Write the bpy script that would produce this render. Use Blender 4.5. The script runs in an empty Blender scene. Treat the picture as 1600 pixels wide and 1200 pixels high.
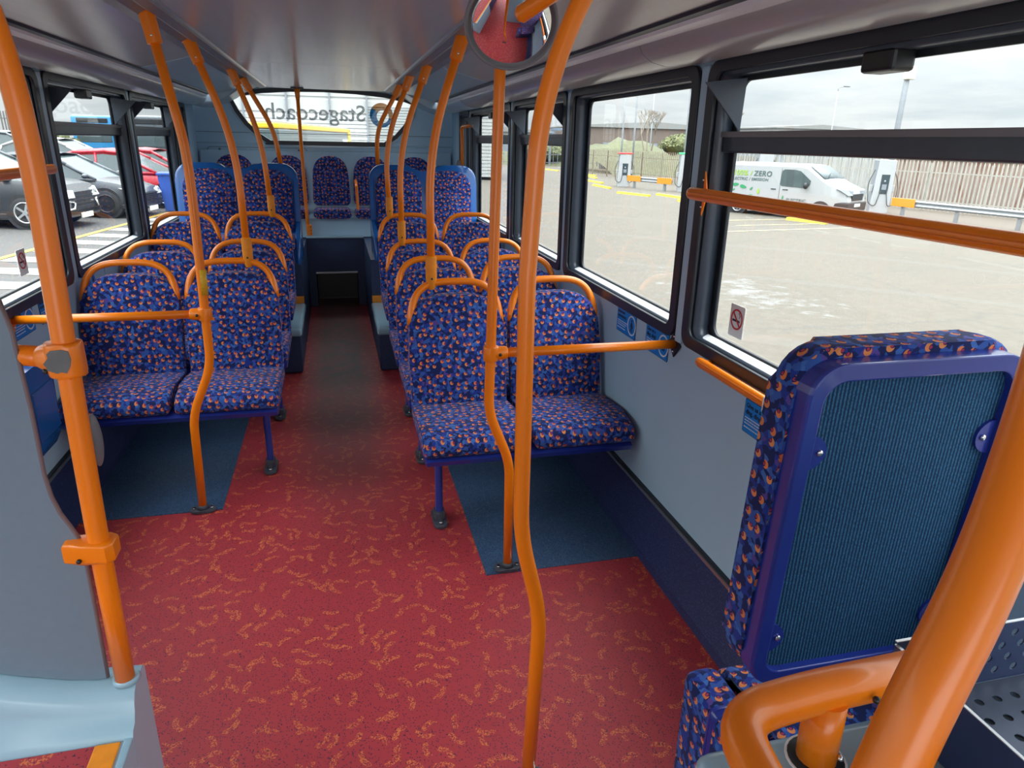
import bpy, bmesh, math, random
from mathutils import Vector, Matrix
random.seed(7)
PI = math.pi
sc = bpy.context.scene
COL = sc.collection

# ---------------------------------------------------------------- camera
cam_d = bpy.data.cameras.new('camera')
cam_o = bpy.data.objects.new('camera', cam_d)
COL.objects.link(cam_o)
R_ = ((0.9705895285, -0.2397614210, 0.0216893544),
      (-0.0597869985, -0.3273338549, -0.9430154094),
      (0.2331983745, 0.9139841402, -0.3320414276))      # world -> (right, down, forward)
rx, dn, fw = Vector(R_[0]), Vector(R_[1]), Vector(R_[2])
m3 = Matrix((rx, -dn, -fw)).transposed()
cam_o.matrix_world = Matrix.Translation((0, 0, 1.55)) @ m3.to_4x4()
cam_d.sensor_fit = 'HORIZONTAL'
cam_d.sensor_width = 36.0
cam_d.lens = 36.0 * 1075 / 1600
cam_d.clip_start = 0.02
cam_d.clip_end = 500
sc.camera = cam_o

# ---------------------------------------------------------------- view + world (overcast daylight)
vs = sc.view_settings
vs.view_transform = 'Standard'
vs.look = 'None'
vs.gamma = 1.0
vs.use_curve_mapping = False
vs.exposure = 0.95
world = bpy.data.worlds.new('overcast_sky')
sc.world = world
world.use_nodes = True
wn = world.node_tree
wn.nodes.clear()
def N(t, typ, **kw):
    n = t.nodes.new(typ)
    for k, v in kw.items():
        if k == 'op': n.operation = v
        elif hasattr(n, k) and k not in n.inputs: setattr(n, k, v)
    return n
def setin(n, d):
    for k, v in d.items():
        n.inputs[k].default_value = v
_tc = N(wn, 'ShaderNodeTexCoord')
_sep = N(wn, 'ShaderNodeSeparateXYZ'); wn.links.new(_tc.outputs['Generated'], _sep.inputs[0])
_mx = N(wn, 'ShaderNodeMath', op='MAXIMUM'); wn.links.new(_sep.outputs['Z'], _mx.inputs[0]); _mx.inputs[1].default_value = 0.0
_add = N(wn, 'ShaderNodeMath', op='ADD'); wn.links.new(_mx.outputs[0], _add.inputs[0]); _add.inputs[1].default_value = 0.12
_div = N(wn, 'ShaderNodeVectorMath', op='SCALE')
_inv = N(wn, 'ShaderNodeMath', op='DIVIDE'); _inv.inputs[0].default_value = 1.0; wn.links.new(_add.outputs[0], _inv.inputs[1])
wn.links.new(_tc.outputs['Generated'], _div.inputs[0]); wn.links.new(_inv.outputs[0], _div.inputs['Scale'])
_no = N(wn, 'ShaderNodeTexNoise'); setin(_no, {'Scale': 1.1, 'Detail': 6.0, 'Roughness': 0.55}); wn.links.new(_div.outputs[0], _no.inputs['Vector'])
_cr = N(wn, 'ShaderNodeValToRGB'); wn.links.new(_no.outputs['Fac'], _cr.inputs[0])
_cr.color_ramp.elements[0].position = 0.36; _cr.color_ramp.elements[0].color = (0.78, 0.83, 0.87, 1)
_cr.color_ramp.elements[1].position = 0.62; _cr.color_ramp.elements[1].color = (1.0, 1.0, 1.0, 1)
_gain = N(wn, 'ShaderNodeMath', op='MULTIPLY_ADD'); _pw = N(wn, 'ShaderNodeMath', op='POWER'); wn.links.new(_mx.outputs[0], _pw.inputs[0]); _pw.inputs[1].default_value = 1.7; wn.links.new(_pw.outputs[0], _gain.inputs[0])
_gain.inputs[1].default_value = 7.4; _gain.inputs[2].default_value = 0.54
_bg = N(wn, 'ShaderNodeBackground'); wn.links.new(_cr.outputs[0], _bg.inputs['Color']); wn.links.new(_gain.outputs[0], _bg.inputs['Strength'])
_wo = N(wn, 'ShaderNodeOutputWorld'); wn.links.new(_bg.outputs[0], _wo.inputs[0])

def area_light(name, loc, rot, sx, sy, power, color=(1, 1, 1)):
    l = bpy.data.lights.new(name, 'AREA'); l.shape = 'RECTANGLE'; l.size = sx; l.size_y = sy
    l.energy = power; l.color = color
    o = bpy.data.objects.new(name, l); COL.objects.link(o); o.location = loc; o.rotation_euler = rot
    return o
# daylight through the windscreen and the open entrance door at the front of the bus, behind the camera
area_light('windscreen_daylight', (0, -2.3, 1.0), (PI/2, 0, 0), 2.0, 1.5, 13, (0.93, 0.97, 1.0))

# ---------------------------------------------------------------- materials
MATS = {}
def newmat(name):
    m = bpy.data.materials.new(name); m.use_nodes = True
    t = m.node_tree; b = t.nodes['Principled BSDF']
    MATS[name] = m
    return m, t, b
def link(t, a, b): t.links.new(a, b)
def plain(name, col, rough=0.5, metal=0.0, noise=0.06, nscale=30.0, bump=0.0, bscale=200.0, coat=0.0, spec=0.5):
    m, t, b = newmat(name)
    b.inputs['Roughness'].default_value = rough
    b.inputs['Metallic'].default_value = metal
    b.inputs['Specular IOR Level'].default_value = spec
    if coat: b.inputs['Coat Weight'].default_value = coat; b.inputs['Coat Roughness'].default_value = 0.08
    tc = N(t, 'ShaderNodeTexCoord')
    no = N(t, 'ShaderNodeTexNoise'); setin(no, {'Scale': nscale, 'Detail': 4.0}); link(t, tc.outputs['Object'], no.inputs['Vector'])
    mx = N(t, 'ShaderNodeMix', data_type='RGBA')
    c = Vector(col)
    mx.inputs['A'].default_value = (*(c*(1-noise)), 1); mx.inputs['B'].default_value = (*[min(1, v*(1+noise)) for v in c], 1)
    link(t, no.outputs['Fac'], mx.inputs['Factor']); link(t, mx.outputs['Result'], b.inputs['Base Color'])
    if bump:
        nb = N(t, 'ShaderNodeTexNoise'); setin(nb, {'Scale': bscale, 'Detail': 3.0}); link(t, tc.outputs['Object'], nb.inputs['Vector'])
        bp = N(t, 'ShaderNodeBump'); bp.inputs['Strength'].default_value = bump; bp.inputs['Distance'].default_value = 0.002
        link(t, nb.outputs['Fac'], bp.inputs['Height']); link(t, bp.outputs['Normal'], b.inputs['Normal'])
    return m
def emit_off(m): return m
M_ORANGE = plain('orange_paint', (0.90, 0.215, 0.002), 0.30, noise=0.03, nscale=12, coat=0.15)
M_ORANGE_W = plain('worn_orange_paint', (0.86, 0.27, 0.008), 0.45, noise=0.22, nscale=40)
M_WALL = plain('light_blue_panel', (0.38, 0.56, 0.69), 0.42, noise=0.05, nscale=3, bump=0.05, bscale=400)
M_GREY = plain('grey_blue_laminate', (0.155, 0.215, 0.275), 0.5, noise=0.06, nscale=60, bump=0.08, bscale=700)
M_MOULD = plain('light_blue_moulding', (0.31, 0.48, 0.58), 0.25, noise=0.04, nscale=6, coat=0.3)
M_RUBBER = plain('black_rubber', (0.014, 0.018, 0.025), 0.38, noise=0.2)
M_FRAME = plain('dark_window_frame', (0.042, 0.056, 0.080), 0.33, noise=0.2, nscale=15)
M_ALU = plain('aluminium', (0.62, 0.63, 0.64), 0.3, metal=0.9, noise=0.08, nscale=20)
M_SILL = plain('pale_sill', (0.74, 0.76, 0.78), 0.3, noise=0.05)
M_GREYTRIM = plain('grey_plastic', (0.17, 0.17, 0.185), 0.4)
M_BLUESHELL = plain('blue_shell_plastic', (0.009, 0.10, 0.36), 0.22, noise=0.06, nscale=8, coat=0.4)
M_BLUEFRAME = plain('blue_frame_plastic', (0.018, 0.035, 0.26), 0.26, noise=0.1, nscale=10, coat=0.3)
M_BLUELEG = plain('blue_leg_paint', (0.02, 0.04, 0.25), 0.35)
M_FOOT = plain('worn_grey_foot', (0.055, 0.06, 0.08), 0.55, noise=0.4, nscale=60)
M_STICKER = plain('sticker_blue', (0.0, 0.22, 0.68), 0.35, noise=0.02)
M_WHITE = plain('white_plastic', (0.75, 0.77, 0.78), 0.35, noise=0.03)
M_INK = plain('dark_ink', (0.01, 0.02, 0.06), 0.6)
M_RED = plain('sign_red', (0.55, 0.02, 0.03), 0.4)
M_TEAL = plain('teal_label', (0.0, 0.25, 0.33), 0.4)
M_BLACK = plain('black_plastic', (0.012, 0.012, 0.014), 0.35)
M_NAVYMETAL = plain('navy_powder_coat', (0.02, 0.04, 0.12), 0.3, noise=0.1, coat=0.2)
M_TRAY = plain('grey_tray_metal', (0.10, 0.13, 0.20), 0.35, metal=0.3)
M_CHROME = plain('screw_steel', (0.75, 0.75, 0.75), 0.2, metal=1.0)
M_DARKRED = plain('step_tread', (0.22, 0.03, 0.035), 0.6, noise=0.3, nscale=120)
M_WORNMETAL = plain('bare_worn_metal', (0.12, 0.13, 0.13), 0.5, noise=0.3, nscale=50)

def mirror_mat():
    m, t, b = newmat('mirror_glass')
    b.inputs['Base Color'].default_value = (0.9, 0.9, 0.9, 1); b.inputs['Metallic'].default_value = 1; b.inputs['Roughness'].default_value = 0.01
    return m
M_MIRROR = mirror_mat()

def glass_mat(name, tint=(0.93, 0.96, 0.96), rf=1.0):
    m = bpy.data.materials.new(name); m.use_nodes = True; t = m.node_tree; t.nodes.clear()
    tr = N(t, 'ShaderNodeBsdfTransparent'); tr.inputs[0].default_value = (*tint, 1)
    gl = N(t, 'ShaderNodeBsdfGlossy'); gl.inputs['Roughness'].default_value = 0.0
    fr = N(t, 'ShaderNodeFresnel'); fr.inputs[0].default_value = 1.45
    mu = N(t, 'ShaderNodeMath', op='MULTIPLY'); link(t, fr.outputs[0], mu.inputs[0]); 
    ge = N(t, 'ShaderNodeNewGeometry'); iv = N(t, 'ShaderNodeMath', op='SUBTRACT'); iv.inputs[0].default_value = rf; link(t, ge.outputs['Backfacing'], iv.inputs[1]); iv.use_clamp = True
    link(t, iv.outputs[0], mu.inputs[1])
    mx = N(t, 'ShaderNodeMixShader'); link(t, mu.outputs[0], mx.inputs[0]); link(t, tr.outputs[0], mx.inputs[1]); link(t, gl.outputs[0], mx.inputs[2])
    o = N(t, 'ShaderNodeOutputMaterial'); link(t, mx.outputs[0], o.inputs[0])
    return m
M_GLASS = glass_mat('window_glass')
M_CARGLASS = plain('car_glass', (0.06, 0.085, 0.09), 0.06, noise=0.1, spec=0.8)

def ceiling_mat(name, col, rough):
    m, t, b = newmat(name)
    tc = N(t, 'ShaderNodeTexCoord'); mp = N(t, 'ShaderNodeMapping'); mp.inputs['Scale'].default_value = (14, 0.6, 14)
    link(t, tc.outputs['Object'], mp.inputs[0])
    no = N(t, 'ShaderNodeTexNoise'); setin(no, {'Scale': 3.0, 'Detail': 5.0}); link(t, mp.outputs[0], no.inputs['Vector'])
    mx = N(t, 'ShaderNodeMix', data_type='RGBA'); c = Vector(col)
    mx.inputs['A'].default_value = (*(c*0.93), 1); mx.inputs['B'].default_value = (*(c*1.07), 1)
    link(t, no.outputs['Fac'], mx.inputs['Factor']); link(t, mx.outputs['Result'], b.inputs['Base Color'])
    b.inputs['Roughness'].default_value = rough
    return m
M_CEIL = ceiling_mat('ceiling_laminate', (0.46, 0.44, 0.43), 0.2)
M_CEILB = ceiling_mat('rear_ceiling_laminate', (0.32, 0.41, 0.48), 0.3)
M_COVE = ceiling_mat('cove_plastic', (0.36, 0.345, 0.35), 0.22)

def voro_motif(t, vec, scale, rand):
    sc_ = N(t, 'ShaderNodeVectorMath', op='SCALE'); sc_.inputs['Scale'].default_value = scale; link(t, vec, sc_.inputs[0])
    vo = N(t, 'ShaderNodeTexVoronoi', voronoi_dimensions='2D', feature='F1')
    setin(vo, {'Scale': 1.0, 'Randomness': rand}); link(t, sc_.outputs[0], vo.inputs['Vector'])
    df = N(t, 'ShaderNodeVectorMath', op='SUBTRACT'); link(t, sc_.outputs[0], df.inputs[0]); link(t, vo.outputs['Position'], df.inputs[1])
    sp = N(t, 'ShaderNodeSeparateColor'); link(t, vo.outputs['Color'], sp.inputs[0])
    return df.outputs[0], sp
def rot_by(t, vec, rnd, amount):
    mu = N(t, 'ShaderNodeMath', op='MULTIPLY_ADD'); link(t, rnd, mu.inputs[0]); mu.inputs[1].default_value = amount; mu.inputs[2].default_value = -amount/2
    ro = N(t, 'ShaderNodeVectorRotate', rotation_type='Z_AXIS'); link(t, vec, ro.inputs['Vector']); link(t, mu.outputs[0], ro.inputs['Angle'])
    return ro.outputs[0]
def flat_len(t, vec, off=(0, 0, 0)):
    a = N(t, 'ShaderNodeVectorMath', op='SUBTRACT'); link(t, vec, a.inputs[0]); a.inputs[1].default_value = off
    m_ = N(t, 'ShaderNodeVectorMath', op='MULTIPLY'); link(t, a.outputs[0], m_.inputs[0]); m_.inputs[1].default_value = (1, 1, 0)
    l = N(t, 'ShaderNodeVectorMath', op='LENGTH'); link(t, m_.outputs[0], l.inputs[0])
    return l.outputs['Value']
def cmp_(t, op, a, v):
    n = N(t, 'ShaderNodeMath', op=op); link(t, a, n.inputs[0])
    if isinstance(v, (int, float)): n.inputs[1].default_value = v
    else: link(t, v, n.inputs[1])
    return n.outputs[0]
def mixc(t, fac, a, b):
    n = N(t, 'ShaderNodeMix', data_type='RGBA'); link(t, fac, n.inputs['Factor'])
    for k, v in (('A', a), ('B', b)):
        if isinstance(v, tuple): n.inputs[k].default_value = (*v, 1)
        else: link(t, v, n.inputs[k])
    return n.outputs['Result']

def fabric():
    m, t, b = newmat('moquette_fabric')
    uv = N(t, 'ShaderNodeUVMap'); uv.uv_map = 'UVMap'
    # camouflage ground
    nz = N(t, 'ShaderNodeTexNoise'); setin(nz, {'Scale': 45.0, 'Detail': 2.0}); link(t, uv.outputs[0], nz.inputs['Vector'])
    dis = N(t, 'ShaderNodeVectorMath', op='MULTIPLY_ADD'); link(t, nz.outputs['Color'], dis.inputs[0]); dis.inputs[1].default_value = (.02, .02, 0); link(t, uv.outputs[0], dis.inputs[2])
    v2 = N(t, 'ShaderNodeTexVoronoi', voronoi_dimensions='2D', feature='F1'); setin(v2, {'Scale': 88.0, 'Randomness': 1.0}); link(t, dis.outputs[0], v2.inputs['Vector'])
    s2 = N(t, 'ShaderNodeSeparateColor'); link(t, v2.outputs['Color'], s2.inputs[0])
    cr = N(t, 'ShaderNodeValToRGB'); cr.color_ramp.interpolation = 'CONSTANT'; link(t, s2.outputs[0], cr.inputs[0])
    els = cr.color_ramp.elements
    els[0].position = 0; els[0].color = (0.006, 0.010, 0.075, 1)
    els[1].position = 0.40; els[1].color = (0.012, 0.032, 0.24, 1)
    for p, c in ((0.62, (0.03, 0.088, 0.34, 1)), (0.86, (0.045, 0.135, 0.43, 1)), (0.96, (0.09, 0.05, 0.26, 1))):
        e = els.new(p); e.color = c
    base = cr.outputs[0]
    d, sp = voro_motif(t, uv.outputs[0], 30.0, 0.66)
    d = rot_by(t, d, sp.outputs[0], 2.2)
    l0 = flat_len(t, d); l1 = flat_len(t, d, (0.10, 0.13, 0)); l2 = flat_len(t, d, (0.07, 0.09, 0))
    inr = cmp_(t, 'LESS_THAN', l0, 0.235)
    cres = cmp_(t, 'MULTIPLY', inr, cmp_(t, 'GREATER_THAN', l1, 0.165))
    dot = cmp_(t, 'LESS_THAN', l2, 0.09)
    c1 = mixc(t, inr, base, (0.010, 0.008, 0.06))
    orn = mixc(t, sp.outputs[1], (0.70, 0.17, 0.035), (0.74, 0.27, 0.07))
    c2 = mixc(t, cres, c1, orn)
    c3 = mixc(t, cmp_(t, 'MULTIPLY', dot, inr), c2, (0.40, 0.03, 0.07))
    fz = N(t, 'ShaderNodeTexNoise'); setin(fz, {'Scale': 900.0, 'Detail': 1.0}); link(t, uv.outputs[0], fz.inputs['Vector'])
    link(t, mixc(t, cmp_(t, 'MULTIPLY', fz.outputs['Fac'], 0.12), c3, (0.10, 0.16, 0.42)), b.inputs['Base Color'])
    b.inputs['Roughness'].default_value = 0.9
    b.inputs['Sheen Weight'].default_value = 0.08; b.inputs['Sheen Roughness'].default_value = 0.5
    b.inputs['Specular IOR Level'].default_value = 0.15
    bp = N(t, 'ShaderNodeBump'); bp.inputs['Strength'].default_value = 0.25; bp.inputs['Distance'].default_value = 0.001
    link(t, fz.outputs['Fac'], bp.inputs['Height']); link(t, bp.outputs[0], b.inputs['Normal'])
    return m
M_FABRIC = fabric()

def ribbed():
    m, t, b = newmat('ribbed_backing_cloth')
    uv = N(t, 'ShaderNodeUVMap'); uv.uv_map = 'UVMap'
    nz = N(t, 'ShaderNodeTexNoise'); setin(nz, {'Scale': 260.0, 'Detail': 3.0}); link(t, uv.outputs[0], nz.inputs['Vector'])
    mp = N(t, 'ShaderNodeMapping'); mp.inputs['Rotation'].default_value = (0, 0, -0.03); link(t, uv.outputs[0], mp.inputs[0])
    wv = N(t, 'ShaderNodeTexWave', wave_type='BANDS', bands_direction='X'); setin(wv, {'Scale': 44.0, 'Distortion': 1.2, 'Detail': 2.0, 'Detail Scale': 4.0}); link(t, mp.outputs[0], wv.inputs['Vector'])
    f = cmp_(t, 'MULTIPLY', wv.outputs['Fac'], nz.outputs['Fac'])
    cr = N(t, 'ShaderNodeValToRGB'); link(t, f, cr.inputs[0])
    cr.color_ramp.elements[0].color = (0.008, 0.030, 0.075, 1); cr.color_ramp.elements[0].position = 0.12
    cr.color_ramp.elements[1].color = (0.04, 0.155, 0.30, 1); cr.color_ramp.elements[1].position = 0.6
    link(t, cr.outputs[0], b.inputs['Base Color']); b.inputs['Roughness'].default_value = 0.85; b.inputs['Specular IOR Level'].default_value = 0.2
    bp = N(t, 'ShaderNodeBump'); bp.inputs['Strength'].default_value = 0.5; bp.inputs['Distance'].default_value = 0.0015
    link(t, f, bp.inputs['Height']); link(t, bp.outputs[0], b.inputs['Normal'])
    return m
M_RIB = ribbed()

def red_floor():
    m, t, b = newmat('red_vinyl_floor')
    tc = N(t, 'ShaderNodeTexCoord'); P = tc.outputs['Object']
    fine = N(t, 'ShaderNodeTexVoronoi', voronoi_dimensions='2D', feature='F1'); setin(fine, {'Scale': 380.0}); link(t, P, fine.inputs['Vector'])
    fs = N(t, 'ShaderNodeSeparateColor'); link(t, fine.outputs['Color'], fs.inputs[0])
    masks = None
    for sca, rnd, off, R1, gate in ((12.0, 0.80, 3.1, 0.44, -1.0), (13.0, 0.9, 7.7, 0.48, 0.62)):
        ad = N(t, 'ShaderNodeVectorMath', op='ADD'); link(t, P, ad.inputs[0]); ad.inputs[1].default_value = (off, off*1.7, 0)
        d, sp = voro_motif(t, ad.outputs[0], sca, rnd)
        d = rot_by(t, d, sp.outputs[0], 6.28)
        l = flat_len(t, d, (0, -R1*0.6, 0))
        band = cmp_(t, 'LESS_THAN', cmp_(t, 'ABSOLUTE', cmp_(t, 'SUBTRACT', l, R1), 0), 0.10)
        sx = N(t, 'ShaderNodeSeparateXYZ'); link(t, d, sx.inputs[0])
        up = cmp_(t, 'MULTIPLY', cmp_(t, 'GREATER_THAN', sx.outputs['Y'], 0.02), cmp_(t, 'LESS_THAN', cmp_(t, 'ABSOLUTE', sx.outputs['X'], 0), 0.34))
        mk = cmp_(t, 'MULTIPLY', cmp_(t, 'MULTIPLY', band, up), cmp_(t, 'GREATER_THAN', sp.outputs[1], gate))
        masks = mk if masks is None else cmp_(t, 'MAXIMUM', masks, mk)
    spk = cmp_(t, 'GREATER_THAN', fs.outputs[0], 0.62)
    mk = cmp_(t, 'MULTIPLY', masks, spk)
    no = N(t, 'ShaderNodeTexNoise'); setin(no, {'Scale': 2.5, 'Detail': 4.0}); link(t, P, no.inputs['Vector'])
    base = mixc(t, no.outputs['Fac'], (0.34, 0.030, 0.040), (0.43, 0.045, 0.055))
    dk = cmp_(t, 'GREATER_THAN', fs.outputs[1], 0.93)
    c = mixc(t, dk, base, (0.06, 0.02, 0.05))
    c = mixc(t, mk, c, (0.64, 0.16, 0.055))
    # worn, dirty walking line along the rear aisle; the brown also paints in shade
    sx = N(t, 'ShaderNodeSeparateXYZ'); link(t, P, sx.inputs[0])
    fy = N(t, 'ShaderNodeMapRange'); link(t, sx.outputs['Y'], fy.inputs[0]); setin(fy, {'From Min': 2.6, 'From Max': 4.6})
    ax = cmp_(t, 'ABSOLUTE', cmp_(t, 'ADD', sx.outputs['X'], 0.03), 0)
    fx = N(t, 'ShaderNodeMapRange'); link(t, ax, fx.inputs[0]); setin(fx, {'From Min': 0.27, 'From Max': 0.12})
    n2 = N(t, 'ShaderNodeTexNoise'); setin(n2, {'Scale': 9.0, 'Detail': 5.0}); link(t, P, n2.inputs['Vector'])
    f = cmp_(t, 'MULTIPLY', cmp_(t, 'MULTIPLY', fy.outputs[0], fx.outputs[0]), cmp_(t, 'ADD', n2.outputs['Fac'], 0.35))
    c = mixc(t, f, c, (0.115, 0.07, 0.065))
    link(t, c, b.inputs['Base Color']); b.inputs['Roughness'].default_value = 0.5; b.inputs['Specular IOR Level'].default_value = 0.35
    return m
M_FLOOR = red_floor()
def speck(name, a, bcol, thr, sca=420.0, rough=0.5):
    m, t, b = newmat(name)
    tc = N(t, 'ShaderNodeTexCoord')
    v = N(t, 'ShaderNodeTexVoronoi', feature='F1'); setin(v, {'Scale': sca}); link(t, tc.outputs['Object'], v.inputs['Vector'])
    s = N(t, 'ShaderNodeSeparateColor'); link(t, v.outputs['Color'], s.inputs[0])
    no = N(t, 'ShaderNodeTexNoise'); setin(no, {'Scale': 5.0, 'Detail': 5.0}); link(t, tc.outputs['Object'], no.inputs['Vector'])
    base = mixc(t, no.outputs['Fac'], tuple(v*.8 for v in a), tuple(v*1.2 for v in a))
    link(t, mixc(t, cmp_(t, 'GREATER_THAN', s.outputs[0], thr), base, bcol), b.inputs['Base Color']); b.inputs['Roughness'].default_value = rough
    return m
M_BLUEFLOOR = speck('navy_vinyl_floor', (0.026, 0.058, 0.125), (0.07, 0.14, 0.24), 0.75)
M_SKIRT = speck('navy_skirting', (0.014, 0.022, 0.085), (0.04, 0.07, 0.18), 0.85)
M_NAVYBOX = speck('navy_box_vinyl', (0.014, 0.03, 0.09), (0.03, 0.06, 0.14), 0.85)

# ---------------------------------------------------------------- mesh helpers
class MB:
    def __init__(s): s.bm = bmesh.new()
    def _bevel(s, geom_verts, w, seg):
        es = list({e for v in geom_verts for e in v.link_edges})
        bmesh.ops.bevel(s.bm, geom=es, offset=w, segments=seg, profile=0.5, affect='EDGES')
    def box(s, x0, x1, y0, y1, z0, z1, bev=0.0, seg=2, M=None):
        r = bmesh.ops.create_cube(s.bm, size=1.0)
        vs_ = r['verts']
        for v in vs_:
            v.co = Vector(((x0+x1)/2 + v.co.x*(x1-x0), (y0+y1)/2 + v.co.y*(y1-y0), (z0+z1)/2 + v.co.z*(z1-z0)))
            if M is not None: v.co = M @ v.co
        if bev: s._bevel(vs_, bev, seg)
        return s
    def tube(s, pts, r, seg=14, rad=None, cap=True, sq=1.0):
        """sweep a circle along points; rad = fillet radius at the inner corners; sq flattens along the frame's second axis"""
        P = [Vector(p) for p in pts]
        if rad: P = fillet(P, rad)
        rr = r if isinstance(r, (list, tuple)) else [r]*len(P)
        rings = []; t0 = (P[1]-P[0]).normalized()
        up = Vector((0, 0, 1)) if abs(t0.z) < 0.9 else Vector((0, 1, 0))
        u = t0.cross(up).normalized(); pt = t0
        for i, p in enumerate(P):
            if i == 0: t = t0
            elif i == len(P)-1: t = (P[-1]-P[-2]).normalized()
            else: t = ((P[i+1]-p).normalized() + (p-P[i-1]).normalized()).normalized()
            u = (u - t*u.dot(t)).normalized(); w = t.cross(u)
            k = 1.0
            if 0 < i < len(P)-1:
                k = 1.0
            rings.append([s.bm.verts.new(p + (u*math.cos(a) + w*math.sin(a)*sq)*rr[i]*k) for a in [2*PI*j/seg for j in range(seg)]])
        for a, b in zip(rings, rings[1:]):
            for j in range(seg):
                f = s.bm.faces.new((a[j], a[(j+1) % seg], b[(j+1) % seg], b[j])); f.smooth = True
        if cap:
            s.bm.faces.new(rings[0][::-1]); s.bm.faces.new(rings[-1])
        return s
    def cyl(s, a, b, r, seg=20, r2=None):
        a, b = Vector(a), Vector(b)
        return s.tube([a, b], [r, r if r2 is None else r2], seg)
    def prism(s, poly, axis, a, b, bev=0.0, seg=2, smooth=False):
        """extrude a polygon (2D points) along axis 'x','y' or 'z' from a to b"""
        def mk(p, t):
            return {'x': Vector((t, p[0], p[1])), 'y': Vector((p[0], t, p[1])), 'z': Vector((p[0], p[1], t))}[axis]
        A = [s.bm.verts.new(mk(p, a)) for p in poly]; B = [s.bm.verts.new(mk(p, b)) for p in poly]
        n = len(poly)
        for i in range(n):
            f = s.bm.faces.new((A[i], A[(i+1) % n], B[(i+1) % n], B[i])); f.smooth = smooth
        s.bm.faces.new(A[::-1]); s.bm.faces.new(B)
        if bev:
            es = [e for v in A for e in v.link_edges if e.other_vert(v) in A] + [e for v in B for e in v.link_edges if e.other_vert(v) in B]
            bmesh.ops.bevel(s.bm, geom=list(set(es)), offset=bev, segments=seg, profile=0.5, affect='EDGES')
        return s
    def loft(s, rings, cap=True, smooth=True, closed=True):
        R = [[s.bm.verts.new(Vector(p)) for p in r] for r in rings]
        n = len(R[0])
        for a, b in zip(R, R[1:]):
            for j in range(n if closed else n-1):
                f = s.bm.faces.new((a[j], a[(j+1) % n], b[(j+1) % n], b[j])); f.smooth = smooth
        if cap and closed:
            s.bm.faces.new(R[0][::-1]); s.bm.faces.new(R[-1])
        return s
    def face(s, pts):
        s.bm.faces.new([s.bm.verts.new(Vector(p)) for p in pts]); return s
    def ball(s, c, r, sx=1, sy=1, sz=1, u=16, v=10):
        q = bmesh.ops.create_uvsphere(s.bm, u_segments=u, v_segments=v, radius=r)
        for w in q['verts']: w.co = Vector((c[0]+w.co.x*sx, c[1]+w.co.y*sy, c[2]+w.co.z*sz))
        for w in q['verts']:
            for f in w.link_faces: f.smooth = True
        return s
    def xf(s, M):
        for v in s.bm.verts: v.co = M @ v.co
        return s
    def smooth(s):
        for f in s.bm.faces: f.smooth = True
        return s
    def build(s, name, mat, parent=None, loc=None):
        """verts are given in the parent's local space (or in world space when there is no parent)"""
        bmesh.ops.recalc_face_normals(s.bm, faces=s.bm.faces)
        uvl = s.bm.loops.layers.uv.new('UVMap')
        for f in s.bm.faces:
            n = f.normal; ax = max(range(3), key=lambda i: abs(n[i]))
            for l in f.loops:
                c = l.vert.co
                l[uvl].uv = (c.y, c.z) if ax == 0 else ((c.x, c.z) if ax == 1 else (c.x, c.y))
        me = bpy.data.meshes.new(name); s.bm.to_mesh(me); s.bm.free()
        me.materials.append(mat)
        o = bpy.data.objects.new(name, me); COL.objects.link(o)
        if parent: o.parent = parent
        if loc: o.location = loc
        return o
def fillet(P, rad):
    out = [P[0]]
    for i in range(1, len(P)-1):
        a, b, c = P[i-1], P[i], P[i+1]
        r = rad[i-1] if isinstance(rad, (list, tuple)) else rad
        d1, d2 = (a-b), (c-b); l = min(r, d1.length*0.48, d2.length*0.48)
        p, q = b+d1.normalized()*l, b+d2.normalized()*l
        for k in range(9):
            t = k/8; out.append(p*(1-t)**2 + b*2*t*(1-t) + q*t*t)
    out.append(P[-1]); return out
def rrect(w, h, r, n=6, cx=0, cy=0):
    pts = []
    for qx, qy, a0 in ((1, 1, 0), (-1, 1, PI/2), (-1, -1, PI), (1, -1, 1.5*PI)):
        for k in range(n+1):
            a = a0+k*PI/2/n
            pts.append((cx+qx*(w/2-r)+r*math.cos(a), cy+qy*(h/2-r)+r*math.sin(a)))
    return pts
def smooth_angle(o, deg=40):
    me = o.data
    for p in me.polygons: p.use_smooth = True
    try: me.set_sharp_from_angle(angle=math.radians(deg))
    except Exception: pass
    return o
def thing(name, label, cat, loc=(0, 0, 0), rot=(0, 0, 0), group=None):
    o = bpy.data.objects.new(name, None); COL.objects.link(o); o.empty_display_size = 0.1
    o.location = loc; o.rotation_euler = rot; o['label'] = label; o['category'] = cat
    if group: o['group'] = group
    return o
def tag(o, label, cat, group=None, kind=None):
    o['label'] = label; o['category'] = cat
    if group: o['group'] = group
    if kind: o['kind'] = kind
    return o
def struct(o, label=None, cat=None):
    o['kind'] = 'structure'
    if label: o['label'] = label
    if cat: o['category'] = cat
    return o
def copy_tree(o, parent=None):
    c = o.copy(); COL.objects.link(c); c.parent = parent
    for ch in list(o.children): copy_tree(ch, c)
    return c
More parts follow.
